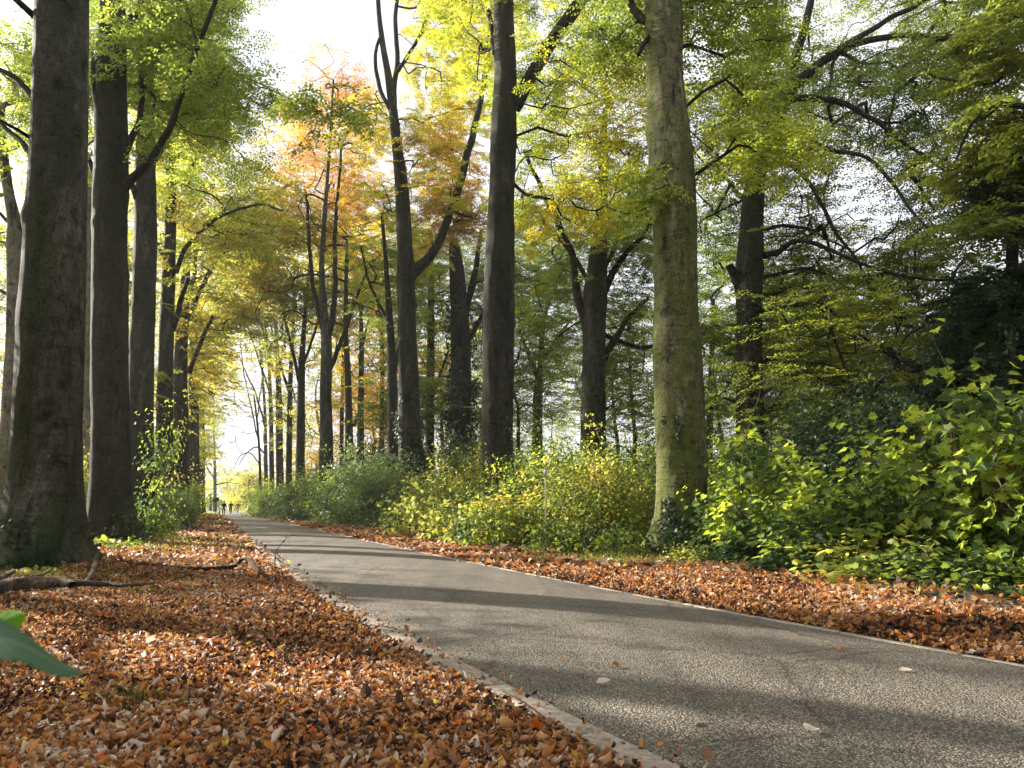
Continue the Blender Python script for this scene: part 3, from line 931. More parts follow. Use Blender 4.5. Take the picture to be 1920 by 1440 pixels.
make_tree("third trunk of the left row, straight dark green column just right of the knotted one", 33,
    [(262, 945, 54), (262, 900, 49), (263, 800, 46), (264, 700, 45), (268, 600, 43), (272, 500, 42), (273, 420, 42), (272, 350, 40), (273, 250, 34), (275, 100, 28), (275, -100, 20)],
    B_beech, 28, limbs=[([(262, 400, 10), (250, 350, 12), (238, 330, 10)], -1.0), ([(292, 300, 10), (320, 240, 8), (330, 150, 6)], 1.0)],
    blobs=[B(330, 180, 32, 90, 180, 3.0, 130, .08), B(250, 130, 34, 90, 170, 3, 70, .05)],
    leaf=M_green, seed=3, rough=.09, tone=(.66, .25), lscale=1.2, n_spray=2, flat=.3, tip=.010)
make_tree("fourth trunk of the left row, slimmer beech sending a long thin branch over the road", 48,
    [(305, 925, 36), (307, 860, 32), (309, 780, 30), (310, 700, 28), (312, 620, 27), (316, 520, 25), (320, 400, 21), (321, 280, 17), (322, 150, 13)],
    B_beech, 32, limbs=[([(330, 510, 10), (345, 470, 8), (380, 430, 7), (440, 395, 6), (490, 384, 5), (530, 395, 4)], -5.0), ([(325, 620, 12), (340, 560, 9), (352, 520, 7)], 0.0),
                        ([(305, 480, 8), (290, 450, 6), (280, 440, 5)], 0), ([(340, 350, 7), (370, 290, 5), (385, 220, 4)], -2)],
    blobs=[B(400, 340, 46, 105, 130, 4.0, 190, .07), B(330, 240, 48, 90, 140, 4.0, 120, .07), B(420, 470, 45, 60, 50, 2.5, 44, .1), B(300, 420, 50, 60, 60, 2.5, 30)],
    leaf=M_yellow, seed=4, rough=.10, tone=(.42, .3), far=True, flat=.16, tip=.012, n_spray=3, lscale=1.25, spray_scale=1.3, sides=20, tonez=.15)
make_tree("fifth trunk of the left row, thin dark column furthest along the left verge", 60,
    [(337, 925, 34), (338, 860, 30), (338, 780, 28), (338, 700, 26), (342, 620, 22), (346, 560, 19), (350, 480, 14), (352, 400, 11), (354, 300, 8)],
    B_beech, 34, limbs=[([(352, 600, 8), (392, 512, 8), (430, 462, 9), (470, 402, 8), (512, 366, 6), (555, 340, 4)], -4.0), ([(355, 700, 9), (378, 640, 8), (400, 590, 5)], -2.0), ([(352, 560, 8), (366, 500, 7), (366, 420, 5)], 0.0)],
    blobs=[B(440, 490, 57, 80, 110, 5.0, 200, .08), B(385, 600, 58, 50, 90, 3.0, 110, .08), B(480, 410, 56, 75, 75, 3.0, 100, .09), B(395, 700, 60, 36, 60, 3.0, 36, .1), B(330, 520, 62, 60, 90, 3, 50, .1)],
    leaf=M_yellow, seed=5, rough=.10, tone=(.55, .3), far=True, flat=.16, tip=.014, n_spray=3, lscale=1.3, spray_scale=1.45, sides=16)
# further trees of the left row, clothed almost to the ground
FL = ((78, 362, .55, M_yellow, "yellow-green tree on the left verge just beyond the last clear trunk"),
      (96, 372, .50, M_olive, "leafy tree at the far end of the left row, nearest to the bright gap"))
for i, (Y, u, tn, mt, lab) in enumerate(FL):
    make_tree(lab, Y, [(u, 935, 24), (u + 1, 800, 20), (u + 1, 650, 15), (u + 3, 520, 9)], B_beech, 24,
        blobs=[B(u + 6, 770, Y, 16, 100, 3.0, 70), B(u + 22, 630, Y, 38, 80, 4.0, 110, .05), B(u + 55, 520, Y, 60, 70, 4.5, 70, .08)],
        leaf=mt, seed=50 + i, far=True, rough=.05, sides=10, tone=(tn, .3), spray_scale=1.5, lscale=1.3, tip=.012)

# ---- trees standing behind the left row
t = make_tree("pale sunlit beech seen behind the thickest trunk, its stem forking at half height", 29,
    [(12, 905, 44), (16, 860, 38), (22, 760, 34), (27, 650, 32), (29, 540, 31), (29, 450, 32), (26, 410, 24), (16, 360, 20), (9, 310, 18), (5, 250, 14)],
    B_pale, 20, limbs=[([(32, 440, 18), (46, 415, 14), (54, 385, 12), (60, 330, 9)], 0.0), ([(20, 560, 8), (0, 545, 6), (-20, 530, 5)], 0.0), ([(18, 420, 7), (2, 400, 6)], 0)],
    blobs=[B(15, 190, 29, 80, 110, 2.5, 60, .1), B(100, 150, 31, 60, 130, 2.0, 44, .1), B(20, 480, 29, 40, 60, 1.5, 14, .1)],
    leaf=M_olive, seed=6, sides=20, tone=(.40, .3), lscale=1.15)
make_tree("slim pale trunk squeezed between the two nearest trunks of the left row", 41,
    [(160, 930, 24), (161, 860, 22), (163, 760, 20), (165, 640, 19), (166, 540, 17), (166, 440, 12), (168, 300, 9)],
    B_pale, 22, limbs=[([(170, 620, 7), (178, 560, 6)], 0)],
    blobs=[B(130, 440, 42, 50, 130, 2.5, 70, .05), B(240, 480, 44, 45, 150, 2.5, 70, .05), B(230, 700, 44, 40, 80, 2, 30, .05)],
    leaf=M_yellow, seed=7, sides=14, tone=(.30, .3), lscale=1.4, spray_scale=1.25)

# unseen tree added outside the left edge, shaped to shade verge and road
make_tree("slim unseen beech added outside the left edge to shade the verge and road", 12.4, [(-395, 1070, 100), (-394, 960, 82), (-392, 800, 76), (-388, 500, 68), (-384, 200, 60)], B_grey, 18,
    blobs=[((-12.6, 9.3, 7.0), (2.8, 1.5, 2.8), 170), ((-8.5, 7.2, 4.6), (1.6, .9, 1.3), 50), ((-16, 10.5, 10.5), (3.0, 1.8, 2.5), 60), ((-11, 12, 15), (3.0, 3.0, 2.0), 40)], leaf=M_green, seed=9, sides=24, tone=(.6, .25))
# ---- right row
t = make_tree("broad green-stained beech right of centre with a string of ivy climbing it", 17.7,
    [(1268, 1040, 124), (1272, 1010, 108), (1276, 970, 96), (1278, 900, 93), (1275, 800, 92), (1272, 700, 91), (1269, 620, 87), (1267, 540, 84), (1266, 460, 84), (1264, 380, 87), (1258, 300, 88), (1252, 220, 78), (1247, 140, 73), (1245, 60, 76), (1243, 0, 76), (1240, -150, 62), (1238, -400, 44)],
    B_green, 22, limbs=[([(1280, -10, 26), (1320, -80, 20), (1380, -160, 14)], -1.5), ([(1215, 40, 20), (1190, 20, 16), (1160, -30, 12)], .5), ([(1226, 60, 14), (1206, 80, 11), (1200, 100, 8)], -.4)],
    blobs=[B(1250, -90, 16.5, 130, 80, 2.0, 50, .05), B(1350, 50, 17.2, 110, 90, 1.6, 60, .08), B(1165, 40, 17.6, 50, 70, 1.2, 24, .08), B(1240, 120, 16.2, 22, 34, .25, 8, 0, 0), B(1290, 95, 16.3, 24, 40, .3, 8, 0, 0), B(1360, 200, 17.4, 60, 50, .9, 22, .05),
           B(1420, 285, 16.8, 80, 24, .7, 22), B(1245, 345, 16.7, 26, 24, .2, 6)],
    leaf=M_olive, seed=11, sides=44, rough=.055, flare=(.9, .12, 5), tone=(.30, .26), n_spray=3, spray_scale=.9)
RIGHT1 = t
make_tree("dark straight trunk in mid picture with one thick limb rising to the right", 29,
    [(935, 985, 72), (934, 950, 64), (933, 880, 60), (933, 800, 60), (934, 700, 60), (935, 600, 59), (937, 500, 58), (939, 400, 53), (942, 330, 51), (944, 260, 52), (946, 200, 48), (948, 140, 45), (946, 90, 47), (944, 40, 42), (944, -20, 40), (947, -200, 34), (947, -500, 22)],
    B_beech, 28, limbs=[([(966, 205, 22), (978, 178, 26), (992, 150, 27), (1010, 118, 27), (1028, 88, 27), (1050, 52, 27), (1075, 20, 27), (1108, -25, 24), (1160, -90, 18)], -1.5),
                        ([(930, 100, 16), (922, 60, 12), (915, 20, 9)], .5)],
    blobs=[B(1000, 60, 28, 150, 110, 3.0, 130, .03), B(1090, 200, 27, 120, 130, 3.0, 160, .03), B(1150, 330, 28, 100, 90, 2.5, 100, .05), B(1010, 330, 30, 70, 110, 2.5, 60, .08), B(870, 40, 31, 60, 70, 2.5, 30, .1), B(1160, -20, 26, 160, 80, 3.0, 60)],
    leaf=M_olive, seed=12, sides=36, rough=.075, tone=(.46, .32), lscale=1.1, n_spray=2, flat=.3, tip=.010)
t = make_tree("forked beech left of the central trunk, its right limb sweeping up in a long curve", 42,
    [(779, 960, 62), (775, 900, 54), (770, 850, 48), (767, 800, 43), (766, 700, 38), (763, 620, 36), (762, 560, 36), (761, 510, 34), (758, 440, 30), (755, 380, 28), (750, 320, 25), (742, 250, 19), (736, 200, 17), (729, 150, 15), (717, 80, 12), (710, 20, 10), (706, -60, 8)],
    B_beech, 30, limbs=[([(770, 518, 26), (788, 500, 22), (806, 480, 19), (824, 450, 17), (838, 415, 16), (851, 382, 16), (862, 345, 15), (873, 305, 15), (884, 265, 14), (893, 220, 13), (904, 175, 12), (912, 120, 11), (918, 60, 9), (926, -10, 7)], -1.5),
                        ([(738, 215, 14), (741, 150, 11), (744, 90, 10), (742, 30, 9), (752, -30, 7)], 1.0), ([(742, 140, 8), (762, 108, 8), (784, 74, 7), (808, 10, 6), (815, -30, 5)], -.5),
                        ([(748, 235, 8), (728, 200, 9), (712, 160, 9), (704, 110, 8), (716, 60, 5)], 0)],
    blobs=[B(850, 130, 43, 75, 140, 3.5, 190, .06), B(800, 340, 41, 80, 110, 2.5, 160, .03), B(880, 370, 40, 60, 70, 2.0, 80, .03), B(700, 310, 43, 50, 110, 3, 70, .08), B(880, 10, 43, 80, 60, 3, 40, .1)],
    leaf=M_gold, seed=13, sides=28, rough=.10, tone=(.26, .28), lscale=1.35, spray_scale=1.0, n_spray=2, tip=.011, flat=.25)
RIGHT3 = t
make_tree("slender two-stemmed tree with rusty orange upper crown, left of the forked beech", 54,
    [(612, 905, 30), (612, 860, 26), (612, 800, 24), (611, 740, 22), (612, 680, 21), (612, 640, 20), (607, 580, 14), (603, 500, 11), (608, 420, 9), (614, 330, 7), (620, 240, 5), (625, 150, 4)],
    B_grey, None, limbs=[([(614, 650, 14), (624, 590, 11), (628, 530, 10), (627, 450, 8), (634, 360, 6), (640, 280, 5)], 0.0), ([(606, 620, 10), (588, 540, 8), (580, 460, 7), (577, 380, 6)], .5),
                         ([(616, 700, 9), (640, 640, 8), (668, 560, 6), (690, 500, 4)], -1.0)],
    blobs=[B(625, 240, 54, 74, 120, 4.5, 260, .06), B(600, 350, 54, 85, 90, 4.5, 170, .03)],
    leaf=M_orange, seed=14, sides=18, rough=.08, tone=(.40, .3), far=True, flat=.3, lscale=.9, spray_scale=1.1, n_spray=3, tip=.014)
t = make_tree("yellow-green beech behind the rusty-topped tree, leaves in flat layers", 60,
    [(655, 905, 18), (654, 800, 15), (652, 700, 12), (648, 600, 9), (650, 450, 6)], B_grey, 24,
    blobs=[B(560, 480, 58, 95, 115, 5.0, 230, .07), B(650, 500, 60, 70, 130, 4.5, 160, .07), B(500, 570, 60, 60, 85, 4.0, 100, .08)],
    leaf=M_yellow, seed=15, sides=12, tone=(.40, .35), far=True, flat=.15, n_spray=3, lscale=1.3, spray_scale=1.4, tip=.014)

far_right = [
 (66, [(563, 925, 18), (563, 860, 17), (564, 780, 16), (565, 700, 14), (568, 640, 10), (575, 560, 7), (582, 480, 5)], [([(563, 720, 8), (548, 660, 6), (535, 600, 5), (520, 540, 3)],), ([(567, 690, 7), (585, 640, 5), (600, 590, 4)],)], "upright far trunk of the right row, widest one left of the two-stemmed tree"),
 (76, [(541, 925, 12), (542, 850, 11), (543, 780, 10), (545, 700, 8), (549, 620, 6), (553, 540, 4)], [([(543, 740, 5), (525, 680, 4), (510, 620, 3), (498, 560, 2)],)], "thin far trunk of the right row with a bare arm reaching left"),
 (88, [(525, 925, 15), (524, 850, 14), (523, 760, 12), (521, 690, 9), (517, 620, 6), (512, 540, 4)], [([(521, 720, 6), (500, 650, 5), (485, 590, 4), (470, 540, 2.5)],), ([(523, 700, 5), (534, 640, 4), (540, 580, 3)],)], "bare-limbed far trunk of the right row whose branches fan to the upper left"),
 (101, [(510, 925, 10), (509, 850, 9), (508, 780, 8), (505, 700, 6), (500, 620, 4)], [([(507, 740, 4), (490, 690, 3.5), (474, 640, 3), (455, 590, 2)],)], "slim dark trunk second from the bright gap on the right side"),
 (116, [(499, 925, 8), (498, 850, 7), (497, 780, 6), (492, 700, 4), (484, 620, 3)], [([(497, 800, 4), (480, 740, 3), (462, 700, 2.5), (445, 660, 1.5)],), ([(497, 850, 3.5), (480, 838, 3), (462, 850, 2), (448, 872, 1.5)],)], "last trunk before the bright gap, bare twigs drooping over the road end"),
]
for i, (Y, tr, lb, lab) in enumerate(far_right):
    u = tr[0][0]
    lk = [(l[0], -2.0) for l in lb]
    make_tree(lab, Y, tr, B_beech, None, limbs=lk,
        blobs=[B(u + 10, 580, Y, 70, 110, 5, 120, .12), B(u - 20, 700, Y, 45, 80, 4, 34, .15), B(u + 5, 730, Y, 20, 110, 3, 20, .1)] if i < 4 else [B(u - 25, 720, Y, 40, 110, 4, 60, .1), B(u, 620, Y, 50, 60, 4, 60)],
        leaf=M_yellow if i in (0, 2) else M_olive, seed=60 + i, far=True, sides=10, rough=.06, tone=(.45, .35), n_spray=1, spray_scale=1.2, tip=.016, min_r=0)

make_tree("leafless leaning tree whose bare twigs fan over the bright gap from the right", 96, [(488, 930, 6), (487, 860, 5), (483, 800, 4), (476, 740, 3)], B_twig, None,
    limbs=[([(485, 830, 3), (470, 760, 2.5), (458, 700, 2), (450, 640, 1.4)],), ([(487, 870, 2.6), (468, 850, 2), (450, 856, 1.6), (436, 880, 1)],), ([(482, 790, 2.6), (490, 720, 2), (494, 650, 1.5)],)],
    blobs=[B(462, 700, 96, 34, 95, 4, 130, .0, 0), B(448, 800, 96, 24, 55, 3, 50, 0, 0)], leaf=None, seed=97, sides=8, rough=.05, tip=.013, far=True, name="bare_tree")
# ---- the wood behind the right row
t = make_tree("beech with an elbowed stub and long branches arching down to the right", 24,
    [(1407, 860, 56), (1406, 800, 50), (1405, 700, 49), (1405, 600, 48), (1404, 540, 52), (1406, 490, 48), (1409, 440, 44), (1412, 390, 44), (1418, 330, 40), (1428, 285, 38), (1442, 245, 38), (1456, 210, 40), (1470, 180, 34), (1482, 150, 24), (1495, 100, 18), (1512, 40, 15), (1530, -40, 12)],
    B_beech, 24, limbs=[([(1388, 540, 22), (1378, 515, 20), (1368, 496, 15)], -.3),
        ([(1478, 172, 30), (1510, 140, 20), (1560, 105, 17), (1610, 82, 14), (1680, 66, 12), (1760, 72, 10), (1830, 68, 9), (1930, 66, 8), (2060, 50, 6)], -2.5),
        ([(1540, 118, 14), (1600, 75, 12), (1660, 42, 11), (1740, -5, 9), (1800, -50, 7)], 1.5),
        ([(1466, 196, 16), (1510, 182, 14), (1570, 190, 12), (1620, 215, 10), (1680, 255, 8), (1740, 300, 6), (1800, 345, 4), (1850, 400, 3)], -2.5),
        ([(1452, 225, 14), (1490, 240, 11), (1540, 275, 9), (1610, 292, 8), (1650, 315, 7), (1690, 370, 6), (1735, 420, 5), (1775, 468, 3)], -3.5),
        ([(1440, 260, 12), (1480, 305, 9), (1520, 345, 8), (1548, 395, 7), (1572, 445, 6), (1610, 490, 5), (1650, 560, 4), (1700, 600, 3)], -1.5),
        ([(1425, 480, 14), (1455, 476, 12), (1488, 455, 10), (1530, 458, 9), (1590, 480, 7), (1660, 510, 6), (1740, 522, 5), (1830, 524, 4)], -3.0),
        ([(1425, 520, 9), (1470, 510, 7), (1530, 505, 5), (1590, 540, 4), (1660, 570, 3)], 1.5),
        ([(1425, 556, 12), (1460, 545, 10), (1500, 533, 8), (1530, 565, 7), (1560, 620, 6), (1590, 700, 4), (1600, 750, 3)], -2.0),
        ([(1425, 585, 10), (1470, 578, 8), (1540, 572, 7), (1590, 610, 6), (1650, 655, 5), (1720, 690, 4), (1790, 700, 3)], -1.0),
        ([(1430, 430, 8), (1480, 424, 7), (1540, 440, 5), (1590, 470, 3)], 2.0), ([(1395, 370, 10), (1370, 345, 8), (1340, 320, 6)], 1.5),
        ([(1490, 120, 16), (1455, 95, 12), (1450, 40, 11), (1456, -30, 9)], 1.5)],
    blobs=[B(1680, 40, 24, 260, 120, 4.0, 330, .06), B(1560, 220, 23, 160, 90, 3.5, 190, .08), B(1800, 210, 22, 130, 130, 3.0, 110, .14), B(1620, 420, 22, 200, 100, 3.2, 220, .10), B(1580, 620, 22, 190, 90, 3.0, 300, .04),
           B(1780, 480, 21.5, 110, 120, 2.5, 110, .08), B(1340, 300, 25, 80, 150, 2.5, 100, .0), B(1480, 330, 24, 90, 120, 2.5, 70, .05), B(1340, 560, 25, 60, 130, 2.0, 90, .03), B(1480, 730, 22, 140, 50, 2.2, 70), B(1640, 750, 24, 150, 70, 2.5, 170)],
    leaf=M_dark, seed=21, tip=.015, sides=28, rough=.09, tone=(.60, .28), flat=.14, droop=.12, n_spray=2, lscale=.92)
t = make_tree("stout grey beech with many arms between the central trunk and the ivy-strung one", 36,
    [(1112, 880, 56), (1112, 830, 48), (1113, 760, 45), (1113, 680, 44), (1114, 600, 45), (1117, 540, 46), (1121, 490, 38), (1126, 430, 26), (1130, 350, 20), (1132, 250, 15)],
    B_grey, 24, limbs=[([(1100, 610, 20), (1087, 570, 18), (1080, 530, 15), (1076, 480, 13), (1056, 440, 12), (1038, 400, 11), (1012, 350, 9), (985, 285, 7)], -.5),
        ([(1130, 560, 16), (1148, 510, 13), (1170, 480, 10), (1205, 440, 8), (1230, 400, 6)], -1.0), ([(1132, 672, 15), (1152, 640, 13), (1166, 615, 10), (1182, 590, 8), (1215, 560, 6)], 1.0),
        ([(1134, 628, 9), (1165, 640, 8), (1195, 650, 8), (1225, 648, 7), (1260, 640, 5)], -.5), ([(1100, 520, 10), (1060, 460, 8), (1020, 430, 6)], 2.0), ([(1135, 500, 9), (1165, 430, 8), (1180, 360, 6)], 1.5)],
    blobs=[B(1120, 400, 36, 110, 90, 3.0, 150, .03), B(1190, 520, 35, 70, 100, 2.5, 80, .08), B(1050, 560, 38, 70, 90, 2.5, 60, .10), B(1180, 700, 36, 70, 90, 2.5, 80, .08)],
    leaf=M_olive, seed=22, sides=26, rough=.10, tone=(.22, .3), lscale=1.2, flat=.2)
t = make_tree("dark ivy-wrapped tree standing behind and left of the central trunk", 52,
    [(862, 880, 44), (862, 800, 42), (864, 720, 40), (864, 640, 38), (860, 560, 34), (856, 500, 28), (852, 460, 20)],
    B_twig, None, limbs=[([(868, 600, 18), (884, 540, 14), (896, 480, 10), (902, 430, 7)],), ([(856, 560, 18), (850, 500, 14), (848, 450, 9)],), ([(872, 640, 14), (890, 620, 10), (904, 590, 8)],)],
    blobs=[B(850, 760, 52, 70, 50, 2.5, 80), B(860, 520, 52, 80, 80, 4, 130, .05), B(990, 620, 54, 100, 130, 4, 190, .10), B(1000, 480, 50, 70, 80, 3, 70, .08)],
    leaf=M_green, seed=23, sides=20, tone=(.30, .3), lscale=1.35, spray_scale=1.3, far=False, flat=.18)
P_, R_ = px_trunk([(862, 880, 44), (864, 720, 42), (864, 640, 40), (856, 480, 28)], 52)
ivy_on(t, np.array([t.location[0], t.location[1], 0]), P_, [r * 1.05 for r in R_], 1.5, 16, 9000, 8, spread=.28, size=.17)

wood = [
 (46, [(737, 880, 24), (737, 820, 21), (736, 740, 19), (734, 660, 17), (729, 580, 13), (724, 500, 9), (716, 400, 6)], [([(738, 700, 9), (752, 640, 7), (760, 600, 5)],), ([(728, 600, 7), (706, 560, 6), (690, 520, 5), (676, 460, 3)],)], M_green, .55, "dark leaning trunk close against the left of the forked beech"),
 (64, [(676, 880, 14), (676, 800, 13), (677, 720, 11), (678, 640, 9), (676, 560, 6)], [([(678, 760, 6), (664, 800, 7)],), ([(678, 650, 5), (692, 600, 4)],)], M_olive, .85, "straight trunk in front of glowing orange foliage left of the leaning one"),
 (58, [(806, 880, 18), (806, 800, 17), (807, 720, 15), (808, 620, 14), (808, 520, 12), (807, 430, 8)], [([(806, 760, 7), (826, 700, 6), (840, 660, 4)],)], M_olive, .45, "narrow ivied trunk just right of the forked beech"),
 (70, [(716, 870, 10), (716, 780, 9), (717, 680, 8), (714, 560, 5)], [], M_olive, .7, "hairline trunk in the wood left of the leaning dark trunk"),
 (72, [(640, 870, 8), (641, 780, 8), (643, 680, 6), (640, 600, 4)], [], M_gold, .5, "skinny trunk right of the two-stemmed tree, among golden leaves"),
 (62, [(1010, 870, 16), (1010, 780, 14), (1012, 700, 12), (1020, 600, 8), (1040, 540, 5)], [([(1011, 720, 8), (990, 660, 7), (975, 620, 5)],), ([(1012, 690, 7), (1040, 640, 6), (1070, 600, 4)],)], M_green, .35, "slim trunk in the gap right of the central dark trunk"),
 (45, [(1330, 850, 14), (1332, 760, 13), (1335, 660, 10), (1338, 560, 6)], [], M_green, .35, "slight trunk between the ivy-strung beech and the arching one"),
]
for i, (Y, tr, lb, lm, tn, lab) in enumerate(wood):
    u = tr[0][0]
    make_tree(lab, Y, tr, B_twig if i in (0, 2) else B_grey, None, limbs=[(l[0], 0.5) for l in lb],
        blobs=[B(u + 4, 560, Y, 60, 110, 4, 100, .08), B(u + 8, 720, Y, 45, 70, 3.5, 60, .12), B(u, 450, Y, 60, 70, 4, 50, .05)],
        leaf=lm, seed=80 + i, far=(Y > 60), sides=12, rough=.08, tone=(tn, .3), lscale=1.3 if Y > 60 else 1.5, spray_scale=1.3, n_spray=2, tip=.012, flat=.2)

make_tree("low-crowned beech with tiered green boughs filling the gap behind the arching beech", 33, [(1530, 900, 20), (1530, 800, 18), (1532, 700, 15), (1536, 600, 10), (1540, 500, 6)], B_grey, None,
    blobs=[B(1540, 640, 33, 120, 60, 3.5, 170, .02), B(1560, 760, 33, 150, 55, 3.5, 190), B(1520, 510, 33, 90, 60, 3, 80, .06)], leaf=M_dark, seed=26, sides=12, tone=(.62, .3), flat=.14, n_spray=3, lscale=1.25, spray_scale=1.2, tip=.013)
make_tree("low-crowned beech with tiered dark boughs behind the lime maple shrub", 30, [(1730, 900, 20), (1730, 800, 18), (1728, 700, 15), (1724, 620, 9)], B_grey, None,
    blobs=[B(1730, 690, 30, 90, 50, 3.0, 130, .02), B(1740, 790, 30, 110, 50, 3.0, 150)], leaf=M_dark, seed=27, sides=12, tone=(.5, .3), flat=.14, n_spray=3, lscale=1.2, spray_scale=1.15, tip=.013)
# dark evergreen at the right edge
t = make_tree("tall dark evergreen filling the right edge of the picture", 14.5,
    [(1905, 960, 30), (1902, 800, 28), (1900, 600, 24), (1895, 400, 18), (1890, 250, 10)], B_twig, None,
    blobs=[B(1935, 470, 14.5, 50, 90, 1.2, 150, 0, 0), B(1920, 600, 14.5, 52, 70, 1.2, 140, 0, 0), B(1925, 730, 14.5, 54, 80, 1.2, 150, 0, 0), B(1940, 330, 14.5, 50, 80, 1.0, 90, 0, 0), B(1940, 880, 14.5, 90, 80, 1.3, 120, 0, 0)],
    leaf=M_holly, seed=24, sides=12, tone=(.4, .3), n_spray=6, spray_scale=.7, flat=.6, name="evergreen_tree", lscale=.95)
make_tree("tree whose leafy branches droop in from the upper right corner", 13,
    [(2060, 1000, 60), (2060, 700, 56), (2055, 400, 50), (2050, 100, 44), (2050, -200, 36)], B_beech, 18,
    limbs=[([(2040, 260, 22), (1980, 210, 18), (1920, 200, 13), (1870, 190, 9), (1820, 240, 6), (1790, 300, 4)], .5), ([(2040, 400, 18), (1960, 380, 12), (1900, 370, 8)], .5)],
    blobs=[B(1870, 90, 13, 90, 80, 1.2, 34, .10), B(1885, 260, 13, 55, 70, 1.0, 26, .10), B(1880, 385, 12.6, 42, 24, .5, 12), B(1960, 0, 13, 120, 90, 1.5, 34)],
    leaf=M_dark, seed=25, sides=20, tone=(.62, .3), flat=.2, spray_scale=.8)

ADDED_SAPLINGS = []
# ---- prototypes for the deeper wood, copied
def far_tree(seed, H, leaf, tone, spread=4.2, low=.25):
    g = np.random.default_rng(seed)
    root = empty("woodland_tree", (0, 0, 0), "", "tree", "trees in the deeper wood")
    n = 9
    P = np.array([[g.normal(0, .10) * i * .5, g.normal(0, .10) * i * .5, H * i / (n - 1) * .92 - .1] for i in range(n)])
    R = np.linspace(.34, .05, n) * g.uniform(.8, 1.1)
    PP, RR = resample(P, R, .9)
    G = Geo(); V, F = tube(PP, RR, 10, .10, seed, flare=(1.2, .3, 4)); G.add(V, F)
    G.build("trunk", B_beech, root)
    nodes = [p for p in PP if p[2] > H * low * .8]
    pts = []
    for k in range(5):
        a = g.uniform(0, 6.28); r = g.uniform(.5, 2.0)
        z = H * (low + (1 - low) * (k + .5) / 5)
        rr = spread * 1.15 * (1.0 - .45 * abs(k - 2) / 2)
        pts.append(blob_points((r * math.cos(a), r * math.sin(a), z), (rr, rr, H * .14), int(60 * Q), seed * 7 + k, .12))
    pts = np.concatenate(pts)
    arr, par, ends, bn = grow(nodes, pts, None, seed=seed)
    branch_geo(arr, par, ends, bn, tip=.014).build("branches", B_twig, root)
    crown_leaves(root, np.zeros(3), arr, par, ends, leaf, 2, 1.35, .25, True, (tone, .3), g, .1)
    return root
protos = [far_tree(301, 20, M_green, .6), far_tree(302, 17, M_yellow, .4, 4.0, .18), far_tree(303, 22, M_olive, .5), far_tree(304, 14, M_gold, .5, 3.5, .2)]
def place_tree(k, x, y, label, leaf=None, s=1.0, group="trees in the deeper wood"):
    src = protos[k]
    if src.get("used"):
        r = src.copy(); COL.objects.link(r)
        for ch in [c for c in src.children]:
            c = ch.copy(); COL.objects.link(c); c.parent = r
            if leaf is not None and ch.name.startswith("crown"):
                c.material_slots[0].link = 'OBJECT'; c.material_slots[0].material = leaf
    else:
        r = src
        src["used"] = 1
    r.location = (x, y, 0); r.rotation_euler = (0, 0, random.uniform(0, 6.28)); r.scale = (s, s, s)
    r["label"] = label; r["group"] = group
    return r
WL = "slender tree in the deeper wood behind the right-hand row"
WLL = "leafy tree standing behind the left-hand row"
def at_x(u, Y): return at(u, HORIZON, Y)[0]
#  (proto, u, Y, leaf, scale, side)
SP = [(0, 1000, 66, M_green, .9), (2, 1160, 62, M_green, .8), (0, 1240, 50, M_dark, .75), (1, 940, 75, M_green, .9), (3, 650, 84, None, 1.1), (3, 700, 78, M_gold, 1.0), (2, 830, 88, M_olive, 1.1),
      (0, 780, 72, M_olive, 1.0), (1, 590, 98, None, 1.2), (2, 1090, 84, M_olive, .9), (0, 900, 100, M_green, 1.2), (2, 1360, 46, M_dark, .62), (1, 1470, 50, M_dark, .5), (0, 1580, 46, M_dark, .42), (2, 1690, 44, M_dark, .40),
      (0, 1810, 36, M_dark, .42), (1, 1320, 70, M_green, .7), (2, 730, 110, M_gold, 1.2), (0, 1230, 90, M_green, .75), (3, 540, 120, M_yellow, 1.3), (1, 1040, 110, M_green, .9), (0, 1420, 34, M_green, .48), (1, 1530, 36, M_green, .45), (0, 1650, 34, M_dark, .42), (2, 1760, 32, M_green, .40), (0, 970, 58, M_green, .8), (2, 1190, 48, M_green, .7)]
for k, u, Y, lf, s in SP:
    place_tree(k, at_x(u, Y), Y, where_label("tree in the deep wood", u, {0: "green", 1: "yellow-green", 2: "olive", 3: "golden"}[k]), lf, s)
# the avenue goes on behind the camera: its trees close off the sky there
BEHIND = [(2, -9, -9, 1.1), (0, -5, -22, 1.2), (0, 9, -3, 1.0), (2, 12, -14, 1.1), (0, 16, -28, 1.2), (1, 15, 3, 1.0), (0, 22, -10, 1.1), (2, -20, -20, 1.2), (0, -16, -6, 1.0), (1, 20, 14, .9), (0, 3, -38, 1.3), (2, 30, 4, 1.1), (0, -30, -34, 1.2)]
for i, (k, x, y, s) in enumerate(BEHIND):
    place_tree(k, x, y, "tree of the avenue behind the viewer", None, s, "avenue trees behind the viewer")
for i, (x, y, s) in enumerate([(-13.3, 9.7, 1.4), (-12.6, 12.9, 1.3), (-13.9, 14.7, 1.5), (-15.0, 16.9, 1.45), (-13.8, 15.6, 1.1), (-17.4, 18.8, 1.6), (-17.6, 20.8, 1.5)]):  # unseen saplings, added only to throw soft shade streaks across the road
    ADDED_SAPLINGS.append((x, y, s))
SL = [(1, 40, 46, M_yellow, .9), (3, 120, 52, M_yellow, 1.0), (0, -60, 46, M_olive, .8), (1, 225, 70, M_yellow, 1.0), (2, 180, 60, M_olive, .9), (1, 290, 84, M_yellow, 1.1), (1, 330, 105, M_olive, 1.1),
      (0, 80, 72, M_olive, 1.1), (1, -150, 66, M_yellow, 1.0)]
for k, u, Y, lf, s in SL:
    place_tree(k, at_x(u, Y), Y, where_label("background tree", u, "yellow-green" if lf is M_yellow else "olive"), lf, s, "trees behind the left row")

